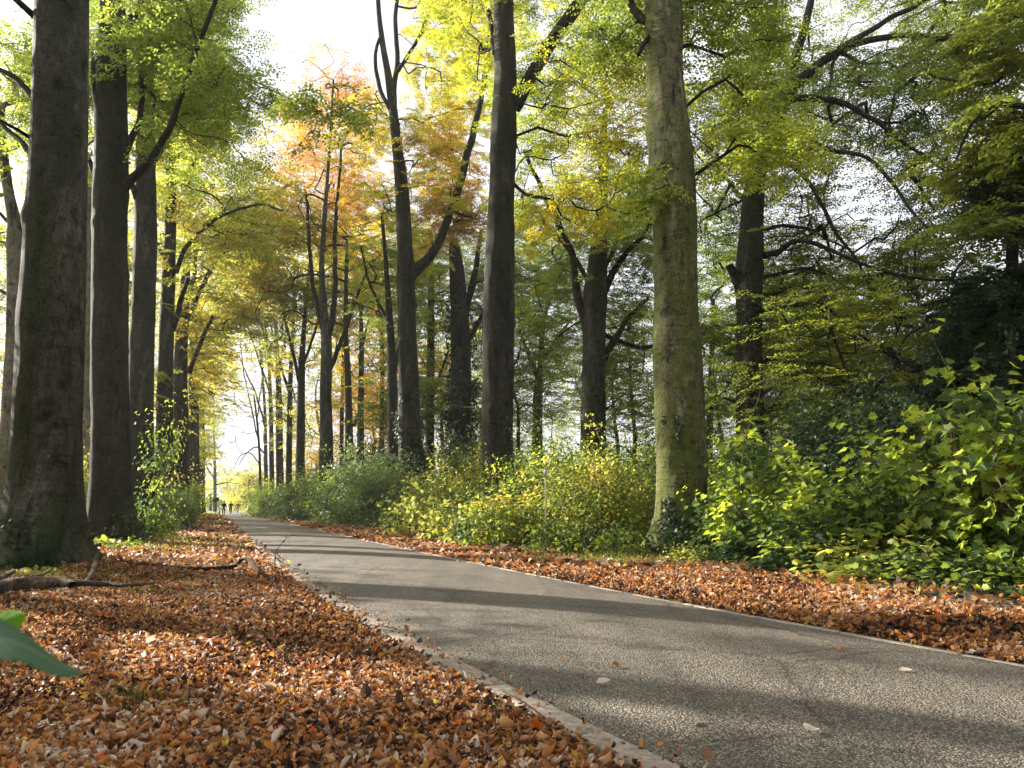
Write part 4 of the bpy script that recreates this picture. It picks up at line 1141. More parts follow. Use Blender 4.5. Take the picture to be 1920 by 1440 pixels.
# ================================================================== SHRUBS
LOB = T_lobed(0); LOB2 = T_lobed(1)
def bush_geo(seed, h, r, n_att, mat, tmpl, n_leaf, size, stems=8, tone=(.5, .2), stem_mat=B_stem, top=.85, shape=1.0, tip=.004, spread=.13, lowfill=.35, name="shrub", rmax=.03):
    g = np.random.default_rng(seed)
    root = empty(name, (0, 0, 0), "", "shrub")
    nodes = []
    for k in range(stems):
        a = g.uniform(0, 6.28); q = g.uniform(.05, .35) * r
        for z in (-.05, .25 * h * g.uniform(.5, 1.2)):
            nodes.append(np.array([q * math.cos(a) * (1 + z), q * math.sin(a) * (1 + z), z]))
    pts = []
    while len(pts) < n_att:
        p = g.uniform(-1, 1, 3); p[2] = g.uniform(0, 1)
        rad = math.hypot(p[0], p[1])
        lim = (1 - (max(0, p[2] - lowfill) / (1 - lowfill)) ** 2) ** .5 if p[2] > lowfill else .75 + .25 * p[2] / lowfill
        stray = g.random() < .16
        if rad > lim * (1.4 if stray else .9): continue
        if mnoise.noise(Vector((p[0] * 2.2, p[1] * 2.2, p[2] * 2.6 + seed))) < -.18: continue
        if rad < lim * .35 and p[2] < .7 and g.random() < .7: continue
        pts.append(np.array([p[0] * r, p[1] * r, .08 + p[2] * h * (1 + .45 * mnoise.noise(Vector((p[0] * 2, p[1] * 2, seed)))) * top * (1.3 if stray else 1)]))
    pts = np.array(pts)
    arr, par, ends, bn = grow(nodes, pts, None, up_bias=.6, seed=seed)
    Gs = branch_geo(arr, par, ends, bn, tip=tip, rmax=rmax, sides=5)
    Gs.build("stems", stem_mat, root)
    L = Leaves()
    e = arr[np.array(ends)]
    pos = np.repeat(e, n_leaf, 0) + g.normal(0, spread, (len(e) * n_leaf, 3)) * np.array([1, 1, .8])
    pos[:, 2] = np.maximum(pos[:, 2], .04)
    out = pos / np.array([r, r, h]); out[:, 2] = .35
    d = out * .6 + g.normal(0, .6, pos.shape); d[:, 2] = d[:, 2] * .4 - .35
    ups = np.array([0, 0, 1.0]) * .9 + g.normal(0, .45, pos.shape) + out * .5
    t = tone[0] + tone[1] * 2.5 * np.array([mnoise.noise(Vector((p * 1.3 + seed))) for p in pos]) + g.normal(0, .12, len(pos)) + .12 * (pos[:, 2] / h - .5)
    L.put(tmpl, pos, rot_from(d, ups), g.uniform(.55, 1.25, len(pos)) * size, np.clip(t, 0, 1))
    L.build("foliage", mat, root)
    return root
BP = {
 'big':   bush_geo(401, 2.6, 1.5, 210, M_shrub, LOB, 8, .165, tone=(.46, .3), spread=.18),
 'tall':  bush_geo(402, 3.2, 1.25, 170, M_shrub, LOB, 7, .175, tone=(.52, .3), stems=12, lowfill=.6, spread=.2, tip=.0075),
 'fine':  bush_geo(403, 2.4, 1.7, 420, M_shrub, T_oval(.12, .28), 16, .125, tone=(.45, .25), spread=.21),
 'dense': bush_geo(404, 3.0, 2.0, 460, M_shrub_w, T_oval(.12, .20), 16, .20, tone=(.5, .28), spread=.26),
 'low':   bush_geo(405, 1.1, 1.2, 110, M_shrub_y, LOB2, 6, .12, tone=(.5, .3), lowfill=.1, spread=.18),
 'sprig': bush_geo(407, 4.6, 1.0, 60, M_shrub_y, LOB, 9, .13, tone=(.5, .25), stems=3, lowfill=.5, spread=.2),
 'dark':  bush_geo(406, 3.0, 2.0, 420, M_holly, T_oval(.12, .28), 40, .12, tone=(.6, .3), spread=.2, stem_mat=B_twig),
}
def place_bush(kind, x, y, label, h=1.0, wd=1.0, mat=None, group="shrubs along the wood edge", rz=None):
    src = BP[kind]
    if src.get("used"):
        r = src.copy(); COL.objects.link(r)
        for ch in src.children:
            c = ch.copy(); COL.objects.link(c); c.parent = r
            if ch.name.startswith("foliage") and mat is not None:
                c.material_slots[0].link = 'OBJECT'; c.material_slots[0].material = mat
            elif ch.name.startswith("foliage"):
                c.material_slots[0].link = 'DATA'
    else:
        r = src; src["used"] = 1
        if mat is not None:
            for ch in src.children:
                if ch.name.startswith("foliage"):
                    ch.material_slots[0].link = 'OBJECT'; ch.material_slots[0].material = mat
    r.location = (x, y, gz(x, y) - .02); r.rotation_euler = (0, 0, random.uniform(0, 6.28) if rz is None else rz)
    r.scale = (wd, wd, h)
    r["label"] = label; r["group"] = group
    return r
def pb(kind, u, Y, label, h=1.0, wd=1.0, mat=None, **k): return place_bush(kind, at_x(u, Y), Y, label, h, wd, mat, **k)

# right-hand hedge-like belt, near to far
pb('tall', 1840, 11.6, "tallest maple shrub at the right edge, bright leaves on pale bare canes", 1.02, 1.05)
pb('big', 1960, 10.6, "maple shrub cut by the right edge of the picture", .95, .9)
pb('big', 1700, 12.6, "broad maple shrub with lime leaves left of the tallest one", .92, 1.0)
pb('big', 1560, 13.6, "rounded maple shrub in the middle of the right-hand thicket", .66, .9, M_shrub)
pb('tall', 1430, 15.2, "leafy shrub close right of the ivy-strung beech with large hanging leaves", .86, .95)
pb('big', 1395, 16.4, "shrub touching the shaded side of the ivy-strung beech", .70, .7, M_shrub)
pb('low', 1640, 11.4, "low yellowing plant fringing the leaf litter below the lime shrub", 0.65, 1.0)
pb('low', 1790, 10.3, "low plant with pale leaves in front of the tallest maple shrub", 0.51, .8, M_shrub)
pb('low', 1290, 14.9, "small bright yellow-green plant right before the ivy-strung trunk", .35, .42)
pb('low', 1165, 16.6, "low tangle left of the ivy-strung trunk's foot", .7, .7, M_shrub)
pb('fine', 1150, 20.0, "olive shrub left of the ivy-strung trunk", 1.0, .85, M_shrub_y)
pb('fine', 1090, 21.0, "yellowish shrub between the white stake and the ivy-strung trunk", 1.08, .9, M_shrub_y)
pb('big', 1050, 22.0, "shrub with sparse yellow leaves just behind the white stake", .72, .8, M_shrub_y)
pb('fine', 985, 24.0, "green shrub left of the white stake", 1.1, .9, M_shrub)
pb('big', 930, 21.5, "shrub with bright lemon leaves before the central dark trunk", .60, .75, M_shrub_y)
pb('low', 1030, 17.9, "small plant half hiding the foot of the white stake", .75, .55, M_shrub)
pb('low', 905, 20.5, "low vivid yellow-green plant at the foot of the central dark trunk", 1.15, .7, M_shrub)
pb('fine', 880, 28.5, "yellow-green shrub left of the central dark trunk", 1.25, 1.0, M_shrub_y)
pb('fine', 815, 32.0, "golden shrub at the foot of the forked beech", 1.0, .95, M_shrub_y)
pb('low', 780, 27.5, "low amber plant fringing the leaves below the forked beech", 1.5, 1.2)
pb('low', 850, 24.0, "low straw-coloured plant between forked beech and central trunk", 1.1, 1.0)
pb('dense', 730, 37.0, "pale green shrub left of the forked beech", 1.05, .95)
pb('dense', 670, 43.0, "large grey-green shrub below the leaning dark trunk", 1.35, 1.1)
pb('fine', 625, 48.0, "dense green shrub below the two-stemmed tree", 1.45, 1.15, M_shrub)
pb('dense', 580, 55.0, "pale-leaved shrub at the start of the far thicket", 1.15, 1.1)
pb('fine', 545, 62.0, "shrub under the far upright trunks", 1.15, 1.2, M_shrub_w)
pb('fine', 515, 72.0, "shrub nearest the bright gap on the right side", 1.2, 1.3, M_shrub)
pb('dense', 497, 84.0, "dark green shrub where the road leaves the wood on the right", 1.1, 1.2, M_shrub)
# second row, taller and darker
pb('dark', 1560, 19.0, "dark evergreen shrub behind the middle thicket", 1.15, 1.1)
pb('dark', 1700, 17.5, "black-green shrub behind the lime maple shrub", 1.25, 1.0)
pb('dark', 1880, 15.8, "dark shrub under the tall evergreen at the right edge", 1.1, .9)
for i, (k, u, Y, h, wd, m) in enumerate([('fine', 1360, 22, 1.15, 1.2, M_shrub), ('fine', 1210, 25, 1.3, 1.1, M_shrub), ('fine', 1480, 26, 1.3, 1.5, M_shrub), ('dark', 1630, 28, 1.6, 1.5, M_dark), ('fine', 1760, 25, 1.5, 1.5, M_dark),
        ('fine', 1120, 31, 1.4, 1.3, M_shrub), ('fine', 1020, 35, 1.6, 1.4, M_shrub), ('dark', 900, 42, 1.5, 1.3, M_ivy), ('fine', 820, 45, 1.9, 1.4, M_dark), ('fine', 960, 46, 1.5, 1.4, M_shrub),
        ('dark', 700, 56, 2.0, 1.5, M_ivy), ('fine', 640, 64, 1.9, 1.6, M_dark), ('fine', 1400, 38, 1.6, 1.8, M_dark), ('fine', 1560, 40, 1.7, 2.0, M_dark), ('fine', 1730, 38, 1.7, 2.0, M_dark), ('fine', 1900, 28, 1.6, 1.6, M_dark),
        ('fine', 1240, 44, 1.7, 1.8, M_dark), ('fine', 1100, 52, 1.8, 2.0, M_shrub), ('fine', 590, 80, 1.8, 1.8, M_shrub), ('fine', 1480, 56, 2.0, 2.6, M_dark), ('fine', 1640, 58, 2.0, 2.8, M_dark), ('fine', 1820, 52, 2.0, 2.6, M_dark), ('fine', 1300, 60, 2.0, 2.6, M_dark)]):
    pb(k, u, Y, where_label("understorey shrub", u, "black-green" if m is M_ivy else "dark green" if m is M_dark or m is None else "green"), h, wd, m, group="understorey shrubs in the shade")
for x, y, sc in ADDED_SAPLINGS:
    place_bush('sprig', x, y, "tall thin unseen sapling added outside the left edge to streak the road with shade", 1.25 * sc, .95 * sc, M_olive, group="unseen saplings added for shade on the road")
# left side
pb('dark', 95, 12.9, "dark evergreen sprig standing against the thickest trunk's foot", .30, .12, group="shrubs between the left trunks")
pb('dark', 20, 12.7, "low dark ivy clump at the left edge under the thickest trunk", .11, .18, M_ivy, group="shrubs between the left trunks")
pb('low', 255, 21.8, "small dark plant at the right foot of the knotted second trunk", 1.0, .5, M_ivy, group="shrubs between the left trunks")
pb('fine', 283, 24.5, "green shrub right of the second trunk's foot on the left verge", .42, .55, M_shrub, group="shrubs between the left trunks")
pb('low', 272, 23.6, "yellow-tipped sapling beside the second trunk's foot", 1.1, .5, M_shrub, group="shrubs between the left trunks")
pb('dense', 318, 35.0, "brownish bush at the foot of the fourth trunk", .62, .65, M_shrub_w, group="shrubs between the left trunks")
pb('fine', 340, 44.0, "rounded green bush at the far end of the left verge", .85, .55, M_shrub, group="shrubs between the left trunks")
pb('dense', 352, 62.0, "furthest bush on the left verge, before the bright gap", 1.0, .5, M_shrub, group="shrubs between the left trunks")
pb('sprig', 286, 27.0, "spindly sapling with bright leaves between the third and fourth trunks", 1.0, .7, M_shrub, group="shrubs between the left trunks")
pb('sprig', 312, 33.0, "taller spindly sapling before the fourth trunk", 1.25, .6, M_shrub_y, group="shrubs between the left trunks")
pb('fine', 160, 36.0, "sunlit yellow shrub glimpsed between the two nearest left trunks", 1.5, 1.2, M_yellow, group="shrubs between the left trunks")
pb('fine', -10, 30.0, "yellow shrub at the left edge behind the thickest trunk", 1.4, 1.2, M_yellow, group="shrubs between the left trunks")
for i, (u, Y, h) in enumerate([(120, 46, 2.0), (200, 50, 2.0), (240, 60, 2.2), (60, 48, 2.0), (290, 72, 2.4), (325, 90, 2.4), (-80, 44, 2.0)]):
    pb('fine', u, Y, where_label("undergrowth shrub", u, ("yellow", "olive")[i % 2]), h, 1.8, (M_yellow, M_olive)[i % 2], group="undergrowth behind the left row")

# ivy
def ivy_thing(root, Ytr, trace, *a, **k):
    P_, R_ = px_trunk(trace, Ytr)
    ivy_on(root, np.array([root.location[0], root.location[1], 0]), P_, R_, *a, **k)
tr1 = [(1268, 1040, 108), (1276, 970, 96), (1278, 900, 93), (1275, 800, 92), (1272, 700, 91), (1269, 620, 87)]
ivy_thing(RIGHT1, 17.7, tr1, .0, 3.2, 2200, 31, side=(-2.15, .2), spread=.02, size=.055, mat=M_ivy)
ivy_thing(RIGHT1, 17.7, tr1, -.1, 1.1, 900, 32, side=(-.9, .7), spread=.10, size=.08)
trL = [(84, 1060, 176), (87, 1000, 146), (88, 960, 134), (88, 880, 122), (92, 700, 115)]
ivy_thing(LEFT1, 14, trL, .0, .9, 1000, 33, side=(-1.9, .9), spread=.10, size=.075)
tr3 = [(779, 960, 62), (770, 850, 48), (767, 800, 44), (766, 700, 39), (763, 620, 37), (762, 560, 37)]
ivy_thing(RIGHT3, 42, tr3, .5, 7.5, 3500, 34, spread=.10, size=.13)

# low ivy and bramble carpet at the wood edge
g = np.random.default_rng(91)
L = Leaves()
def carpet(n, a0, a1, y0, y1, zmax, size):
    y = g.uniform(y0, y1, n); a = g.uniform(a0, a1, n); x = a - .395 * y
    hh = np.array([max(0.0, .5 + 1.3 * mnoise.noise(Vector((p * 1.1, q * 1.1, 4)))) for p, q in zip(x, y)])
    edge = np.clip((a - a0) / .8, 0, 1)
    z = g.uniform(0, 1, n) ** .7 * zmax * hh * edge + .03
    d = np.stack([g.normal(0, 1, n), g.normal(0, 1, n), -.4 + g.normal(0, .3, n)], 1)
    up = np.array([0, 0, 1.0]) + g.normal(0, .5, (n, 3))
    k = hh > .12
    L.put(LOB2, np.stack([x, y, z], 1)[k], rot_from(d, up)[k], (size * g.uniform(.6, 1.3, n))[k], np.clip(g.normal(.5, .28, n), 0, 1)[k])
carpet(15000, 9.3, 11.5, 8.5, 17, .55, .085); carpet(9000, 8.0, 11.5, 17, 34, .5, .10); carpet(7000, 7.8, 11, 34, 80, .7, .2)
L.build("ground_ivy", M_ivy, kind="stuff")
L = Leaves(); carpet(2600, -6.2, -2.4, 11.5, 15.0, .22, .07); carpet(4500, -6.5, -1.8, 19, 40, .35, .12)
L.build("ground_ivy", M_shrub, kind="stuff")

# ================================================================== SMALL THINGS
def gtube(name, pts, mat, parent=None, wz=None, sides=8, seed=0, rough=.1):
    """pts [(u, v, radius_m, height_m)] lying on the ground"""
    P = []; R = []
    for (u, v, r, h) in pts:
        q = gp(u, v, 0.0); q[2] = h + .035; P.append(q); R.append(r * 1.25)
    P, R = resample(P, R, .08)
    G = Geo(); V, F = tube(P, R, sides, rough, seed); G.add(V, F)
    return G.build(name, mat, parent)
t = empty("fallen_branch", gp(60, 1112), "thick reddish-brown dead branch lying in the leaves below the thickest trunk", "branch")
def rel(o, root):
    o.location = (-root.location[0], -root.location[1], -root.location[2])
rel(gtube("limb", [(-90, 1150, .085, .10), (-20, 1132, .085, .09), (20, 1118, .085, .09), (70, 1112, .08, .08), (110, 1110, .07, .07), (135, 1112, .05, .05)], B_log, t, sides=14, seed=4, rough=.2), t)
rel(gtube("twig", [(-30, 1120, .035, .12), (5, 1106, .03, .14), (22, 1098, .022, .16)], B_log, t, seed=5), t)
rel(gtube("twig", [(40, 1112, .02, .15), (75, 1108, .018, .17), (95, 1098, .014, .20)], B_log, t, seed=6), t)
t = empty("fallen_branch", gp(200, 1112), "thin weathered stick continuing right from the thick dead branch", "branch")
rel(gtube("limb", [(128, 1108, .035, .08), (165, 1109, .030, .07), (205, 1108, .024, .05), (245, 1111, .018, .06), (300, 1106, .008, .06)], B_log, t, seed=7), t)
rel(gtube("twig", [(160, 1104, .02, .06), (172, 1094, .035, .12), (178, 1078, .03, .22), (182, 1066, .02, .30)], B_log, t, seed=8), t)
t = empty("fallen_branch", gp(350, 1076), "long dark branch among the leaves with an arched end near the road", "branch")
rel(gtube("limb", [(226, 1088, .012, .05), (262, 1070, .022, .07), (325, 1074, .026, .05), (375, 1077, .028, .05), (420, 1075, .026, .06), (443, 1073, .026, .08), (450, 1073, .026, .17), (464, 1074, .024, .19), (478, 1080, .022, .11), (490, 1087, .018, .05), (502, 1090, .010, .03)], B_twig, t, seed=9), t)
rel(gtube("twig", [(446, 1074, .010, .10), (452, 1090, .009, .05), (468, 1100, .007, .03)], B_log, t, seed=10), t)

# dark seedling by the left kerb
Y0 = 13.2
b0 = gp(516, 1068)
t = empty("seedling", b0, "spindly seedling with dark red-brown leaves rising beside the left kerb", "plant")
Y0 = b0[1]
P = [b0, at(516, 1040, Y0), at(524, 1024, Y0), at(534, 1012, Y0 + .05), at(546, 1004, Y0 + .1), at(553, 1002, Y0)]
PP, RR = resample(P, [.010, .008, .006, .005, .004, .003], .05)
G = Geo(); V, F = tube(PP - b0, RR, 6); G.add(V, F)
P2, R2 = resample([at(518, 1036, Y0), at(524, 1044, Y0), at(530, 1047, Y0 - .05)], [.005, .004, .003], .05); V, F = tube(P2 - b0, R2, 5); G.add(V, F)
G.build("stem", B_twig, t)
g = np.random.default_rng(5)
M_seed = leaf_mat("seedling_leaf", [(0, (.03, .012, .010)), (1, (.10, .03, .02))], trans=.2)
for (u, v) in ((551, 1002), (545, 1004), (538, 1009), (545, 1016), (534, 1014), (526, 1022), (519, 1030), (516, 1038), (526, 1044), (531, 1048), (515, 1046), (540, 1006), (522, 1050)):
    L = Leaves(); p = at(u, v, Y0 + g.normal(0, .04)) - b0
    L.put(T_curl(.5, .3, .36), p[None], rot_from(g.normal(0, 1, (1, 3)) * np.array([1, .6, .5]), np.array([[0, 0, 1.0]]) + g.normal(0, .5, (1, 3))), np.array([g.uniform(.05, .075)]), np.array([g.random()]))
    L.build("leaf", M_seed, t)

# leaves reaching in at the lower left, close to the lens
lp = at(-150, 1330, .62)
t = empty("sapling", (lp[0], lp[1], 0), "out-of-focus green leaf spray poking in at the lower left corner", "plant")
o0 = np.array([lp[0], lp[1], 0])
P, R = resample([np.array([lp[0] - .03, lp[1] + .01, -.02]), np.array([lp[0] - .02, lp[1], .4]), lp], [.005, .004, .003], .05)
G = Geo(); V, F = tube(P - o0, R, 8); G.add(V, F)
P, R = resample([lp, at(-80, 1225, .60), at(-30, 1200, .58)], [.003, .002, .0015], .03); V, F = tube(P - o0, R, 6); G.add(V, F)
G.build("stem", B_stem, t)
def near_leaf(mid, halves, mat_tone, name="leaf"):
    """mid: midrib points, halves: (upper, lower) outline points, all as (u, v, Y)"""
    V = [at(*p) - o0 for p in mid]; n = len(mid); F3 = []; F4 = []
    for out in halves:
        b_ = len(V); V += [at(*p) - o0 for p in out]
        for i in range(n - 1):
            F4.append([i, i + 1, b_ + i + 1, b_ + i])
    return V, np.array(F4)
M_vein = leaf_mat("leaf_vein", [(0, (.12, .19, .09)), (1, (.16, .24, .10))], trans=.3)
def leafmesh(mid, up, lo, tone):
    V, F = near_leaf(mid, (up, lo), tone)
    # subdivide-smooth with real thickness
    o = mesh_obj("leaf", np.array(V), [F], M_near, t, True, np.full(len(F), tone))
    sb = o.modifiers.new("smooth", 'SUBSURF'); sb.levels = 2; sb.render_levels = 3
    so = o.modifiers.new("thickness", 'SOLIDIFY'); so.thickness = .0006
    # raised midrib and side veins, slightly paler
    G = Geo(); M3 = [at(*p) - o0 for p in mid]; n_ = len(M3)
    P_, R_ = resample(M3, np.linspace(.0011, .0004, n_), .008); V_, F_ = tube(P_, R_, 6); G.add(V_, F_)
    for out in (up, lo):
        O3 = [at(*p) - o0 for p in out]
        for i_ in range(n_ - 1):
            a_, b_ = M3[i_], O3[i_ + 1]
            V_, F_ = tube([a_, a_ * .45 + b_ * .55 + np.array([0, 0, .0006]), a_ * .08 + b_ * .92], [.0006, .0004, .0002], 5); G.add(V_, F_)
    v_ = G.build("veins", M_vein, o)
    return o
leafmesh([(-60, 1188, .56), (-10, 1196, .55), (35, 1208, .54), (75, 1228, .53), (115, 1250, .525), (158, 1262, .52)],
         [(-60, 1140, .58), (-8, 1152, .57), (38, 1180, .565), (72, 1206, .55), (112, 1240, .54), (159, 1260, .525)],
         [(-60, 1262, .53), (-10, 1236, .52), (40, 1238, .52), (75, 1258, .515), (118, 1274, .515), (158, 1266, .52)], .4)
leafmesh([(-30, 1180, .60), (0, 1168, .60), (22, 1158, .60), (48, 1150, .60)],
         [(-30, 1150, .61), (2, 1150, .61), (24, 1141, .61), (50, 1150, .60)],
         [(-30, 1215, .60), (6, 1196, .60), (34, 1182, .60), (52, 1158, .60)], .95)
leafmesh([(-60, 1222, .60), (-30, 1222, .60), (-8, 1226, .60), (12, 1232, .60)],
         [(-60, 1200, .60), (-30, 1204, .60), (-6, 1210, .60), (13, 1228, .60)],
         [(-60, 1250, .60), (-30, 1244, .60), (-10, 1240, .60), (12, 1236, .60)], .85)

# loose leaves lying on the road
M_road_leaf = M_litter
g = np.random.default_rng(12)
for (u, v, s, tn, lab) in ((1158, 1253, .09, .30, "brown curled leaf on the asphalt near the middle of the road"), (1118, 1283, .10, .92, "pale leaf on the asphalt left of the brown curled one"),
        (1685, 1258, .085, .93, "whitish leaf on the road near the right kerb"), (1530, 1368, .11, .93, "pale yellow leaf flat on the lower right of the road"),
        (1575, 1220, .07, .5, "tan leaf on the road close to the right kerb"), (1330, 1430, .08, .3, "brown leaf on the road at the bottom edge"), (1330, 1365, .07, .2, "dark leaf on the asphalt below the middle of the road"), (1060, 1235, .05, .35, "small brown leaf on the asphalt beyond the pale one")):
    L = Leaves(); p = gp(u, v, .045)
    L.put(T_curl(.7, .3, .33), p[None], rot_from(np.array([[g.normal(), g.normal() * .4, .1]]), np.array([[.1, -.2, 1.0]])), np.array([s]), np.array([tn]))
    o = L.build("fallen_leaf", M_litter)
    o["label"] = lab; o["category"] = "leaf"; o["group"] = "single leaves on the road"

# white marker stake in the belt
M_white = plain_mat("weathered_white_paint", (.42, .42, .36), .7, .35, 9)
M_dark_board = plain_mat("dark_board", (.035, .035, .03), .7, .2, 10)
M_wood = plain_mat("weathered_timber", (.10, .075, .05), .85, .4, 12)
Ys = 18.6; xs_ = at_x(1023, Ys)
t = empty("marker_stake", (xs_, Ys, 0), "slim white marker stake with a small plate on top among the shrubs", "stake")
zt = at(1023, 888, Ys)[2]
G = Geo(); G.box((0, 0, zt / 2 - .05), (.032, .025, zt + .1)); G.box((0, 0, zt + .002), (.05, .035, .012)); G.build("post", M_white, t, False)
G = Geo(); G.box((0, -.022, zt - .0), (.085, .012, .20)); G.box((0, -.03, zt), (.07, .004, .17)); G.build("plate", M_white, t, False)

# sign at the end of the wood
Ysg = 86.0
t = empty("sign", (at_x(403.5, Ysg), Ysg, 0), "small dark rectangular sign on a thin post where the avenue ends", "sign")
z0, z1 = at(403, 940.5, Ysg)[2], at(403, 932.5, Ysg)[2]
G = Geo(); G.box((0, 0, (z0 + z1) / 2), (.74, .04, z1 - z0)); G.build("board", M_dark_board, t, False)
G = Geo(); G.box((0, -.024, z1 - .04), (.74, .012, .03)); G.box((0, -.024, z0 + .04), (.74, .012, .03)); G.box((-.355, -.024, (z0 + z1) / 2), (.03, .012, z1 - z0 - .12)); G.box((.355, -.024, (z0 + z1) / 2), (.03, .012, z1 - z0 - .12)); G.build("frame", M_wood, t, False)
G = Geo(); V, F = tube([(0, .045, -.1), (0, .045, z0), (0, .045, z1)], [.035, .035, .035], 10); G.add(V, F); G.build("post", M_wood, t)

def bollard(u, v, Y, h, r, lab):
    x = at_x(u, Y)
    t = empty("bollard", (x, Y, 0), lab, "bollard", "bollards at the end of the wood")
    G = Geo(); V, F = tube([(0, 0, -.1), (0, 0, h * .2), (0, 0, h * .9), (0, 0, h), (0, 0, h + .02)], [r * 1.05, r, r * .95, r * .8, .01], 12, .03, 3); G.add(V, F); G.build("post", M_wood, t)
    G = Geo(); V, F = tube([(0, 0, h * .72), (0, 0, h * .74), (0, 0, h * .82), (0, 0, h * .84)], [r * .97, r * 1.08, r * 1.08, r * .95], 12); G.add(V, F); G.build("band", M_white, t)
bollard(412, 964, 92, .55, .09, "small bollard left of the walking person at the road's end")
bollard(475.5, 962, 86, .75, .14, "dark bollard right of the cyclists against the far shrub")
bollard(384, 955, 100, .95, .10, "dark bollard at the left verge's end under the sign")

# ================================================================== PEOPLE AND BICYCLES
def skin_body(name, parent, joints, edges, mat, sub=2):
    me = bpy.data.meshes.new(name)
    names = list(joints)
    me.from_pydata([joints[k][0] for k in names], [(names.index(a), names.index(b_)) for a, b_ in edges], [])
    o = bpy.data.objects.new(name, me); COL.objects.link(o); o.parent = parent
    m = o.modifiers.new("skin", 'SKIN'); m.use_smooth_shade = True
    for k, sv in zip(names, me.skin_vertices[0].data):
        r = joints[k][1]; sv.radius = r if isinstance(r, tuple) else (r, r)
    me.skin_vertices[0].data[0].use_root = True
    s = o.modifiers.new("sub", 'SUBSURF'); s.levels = 1; s.render_levels = sub
    me.materials.append(mat)
    return o
M_jacket = plain_mat("dark_jacket_cloth", (.012, .012, .014), .9, .3, 30)
M_trouser = plain_mat("grey_trouser_cloth", (.07, .065, .07), .9, .3, 30)
M_skin = plain_mat("skin", (.45, .28, .20), .6, .1, 30)
M_hair = plain_mat("dark_hair", (.03, .02, .015), .7, .3, 60)
M_metal = plain_mat("dark_painted_metal", (.03, .03, .035), .4, .2, 20, .5)
M_tyre = plain_mat("tyre_rubber", (.02, .02, .02), .9, .2, 30)
def figure(t, pose, jacket, trouser, head):
    """clothed figure seen from behind; pose maps joints to positions"""
    j = pose
    body = {'pelvis': (j['pelvis'], (.135, .105)), 'waist': (j['waist'], (.13, .10)), 'chest': (j['chest'], (.20, .14)), 'neck0': (j['neck0'], (.085, .075)), 'neck': (j['neck'], .055), 'head0': (j['head0'], (.075, .09)), 'head1': (j['head1'], (.085, .10)), 'head2': (j['head2'], (.055, .065))}
    e = [('pelvis', 'waist'), ('waist', 'chest'), ('chest', 'neck0'), ('neck0', 'neck'), ('neck', 'head0'), ('head0', 'head1'), ('head1', 'head2')]
    for s in ('l', 'r'):
        for k, r in (('sh', .075), ('el', .052), ('wr', .032), ('palm', (.045, .022)), ('hip', .085), ('kn', .062), ('an', .042), ('heel', .042), ('toe', .032)):
            body[k + s] = (j[k + s], r)
        e += [('chest', 'sh' + s), ('sh' + s, 'el' + s), ('el' + s, 'wr' + s), ('wr' + s, 'palm' + s), ('pelvis', 'hip' + s), ('hip' + s, 'kn' + s), ('kn' + s, 'an' + s), ('an' + s, 'heel' + s), ('heel' + s, 'toe' + s)]
        p = np.array(j['palm' + s]); w_ = np.array(j['wr' + s]); d = (p - w_) / (np.linalg.norm(p - w_) + 1e-6)
        side = np.cross(d, [0, 0, 1.0]) if abs(d[2]) < .8 else np.array([0, 1.0, 0])
        for i in range(4):
            a = p + side * (i - 1.5) * .020 + d * .03; b_ = a + d * .035 + np.array([0, .006, -.008]); c_ = b_ + d * (.022 + .004 * (i in (1, 2))) + np.array([0, .012, -.008])
            for q, pp in enumerate((a, b_, c_)): body['f%s%d%d' % (s, i, q)] = (tuple(pp), .0085)
            e += [('palm' + s, 'f%s%d0' % (s, i)), ('f%s%d0' % (s, i), 'f%s%d1' % (s, i)), ('f%s%d1' % (s, i), 'f%s%d2' % (s, i))]
        a = p - side * .045 - d * .01
        body['th' + s] = (tuple(a + d * .03), .010); e += [('palm' + s, 'th' + s)]
    skin_body("body", t, body, e, M_skin)
    jk = {k: (j[k2], r) for k, k2, r in (('a', 'hem', (.19, .155)), ('b', 'waist', (.185, .15)), ('c', 'chest', (.225, .165)), ('d', 'neck0', (.10, .09)))}
    je = [('a', 'b'), ('b', 'c'), ('c', 'd')]
    for s in ('l', 'r'):
        jk['s' + s] = (j['sh' + s], .095); jk['e' + s] = (j['el' + s], .072); jk['w' + s] = (j['wr' + s], .052)
        je += [('c', 's' + s), ('s' + s, 'e' + s), ('e' + s, 'w' + s)]
    skin_body("jacket", t, jk, je, jacket)
    tk = {'w': (tuple(np.array(j['pelvis']) * .45 + np.array(j['waist']) * .55), (.155, .125)), 'p': (j['pelvis'], (.165, .135))}; te = [('w', 'p')]
    for s in ('l', 'r'):
        tk['h' + s] = (j['hip' + s], .112); tk['k' + s] = (j['kn' + s], .082); tk['a' + s] = (j['an' + s], .062)
        te += [('p', 'h' + s), ('h' + s, 'k' + s), ('k' + s, 'a' + s)]
    skin_body("trousers", t, tk, te, trouser)
    sh = {}
    for s in ('l', 'r'):
        h_ = np.array(j['heel' + s]); tt = np.array(j['toe' + s])
        skin_body("shoe", t, {'a': (tuple(h_ + (0, 0, .02)), .052), 'b': (tuple((h_ + tt) / 2 + (0, 0, .005)), .05), 'c': (tuple(tt), .04)}, [('a', 'b'), ('b', 'c')], M_jacket, 1)
    hc = np.array(j['head1'])
    G = Geo(); zz = [-.085, -.05, .0, .05, .085, .105, .115]; rr = [.052, .080, .096, .094, .074, .042, .006]
    V, F = tube([hc + (0, -.022 + .012 * (z_ > 0), z_) for z_ in zz], rr, 16); G.add(V, F)
    G.build("hair", head, t)
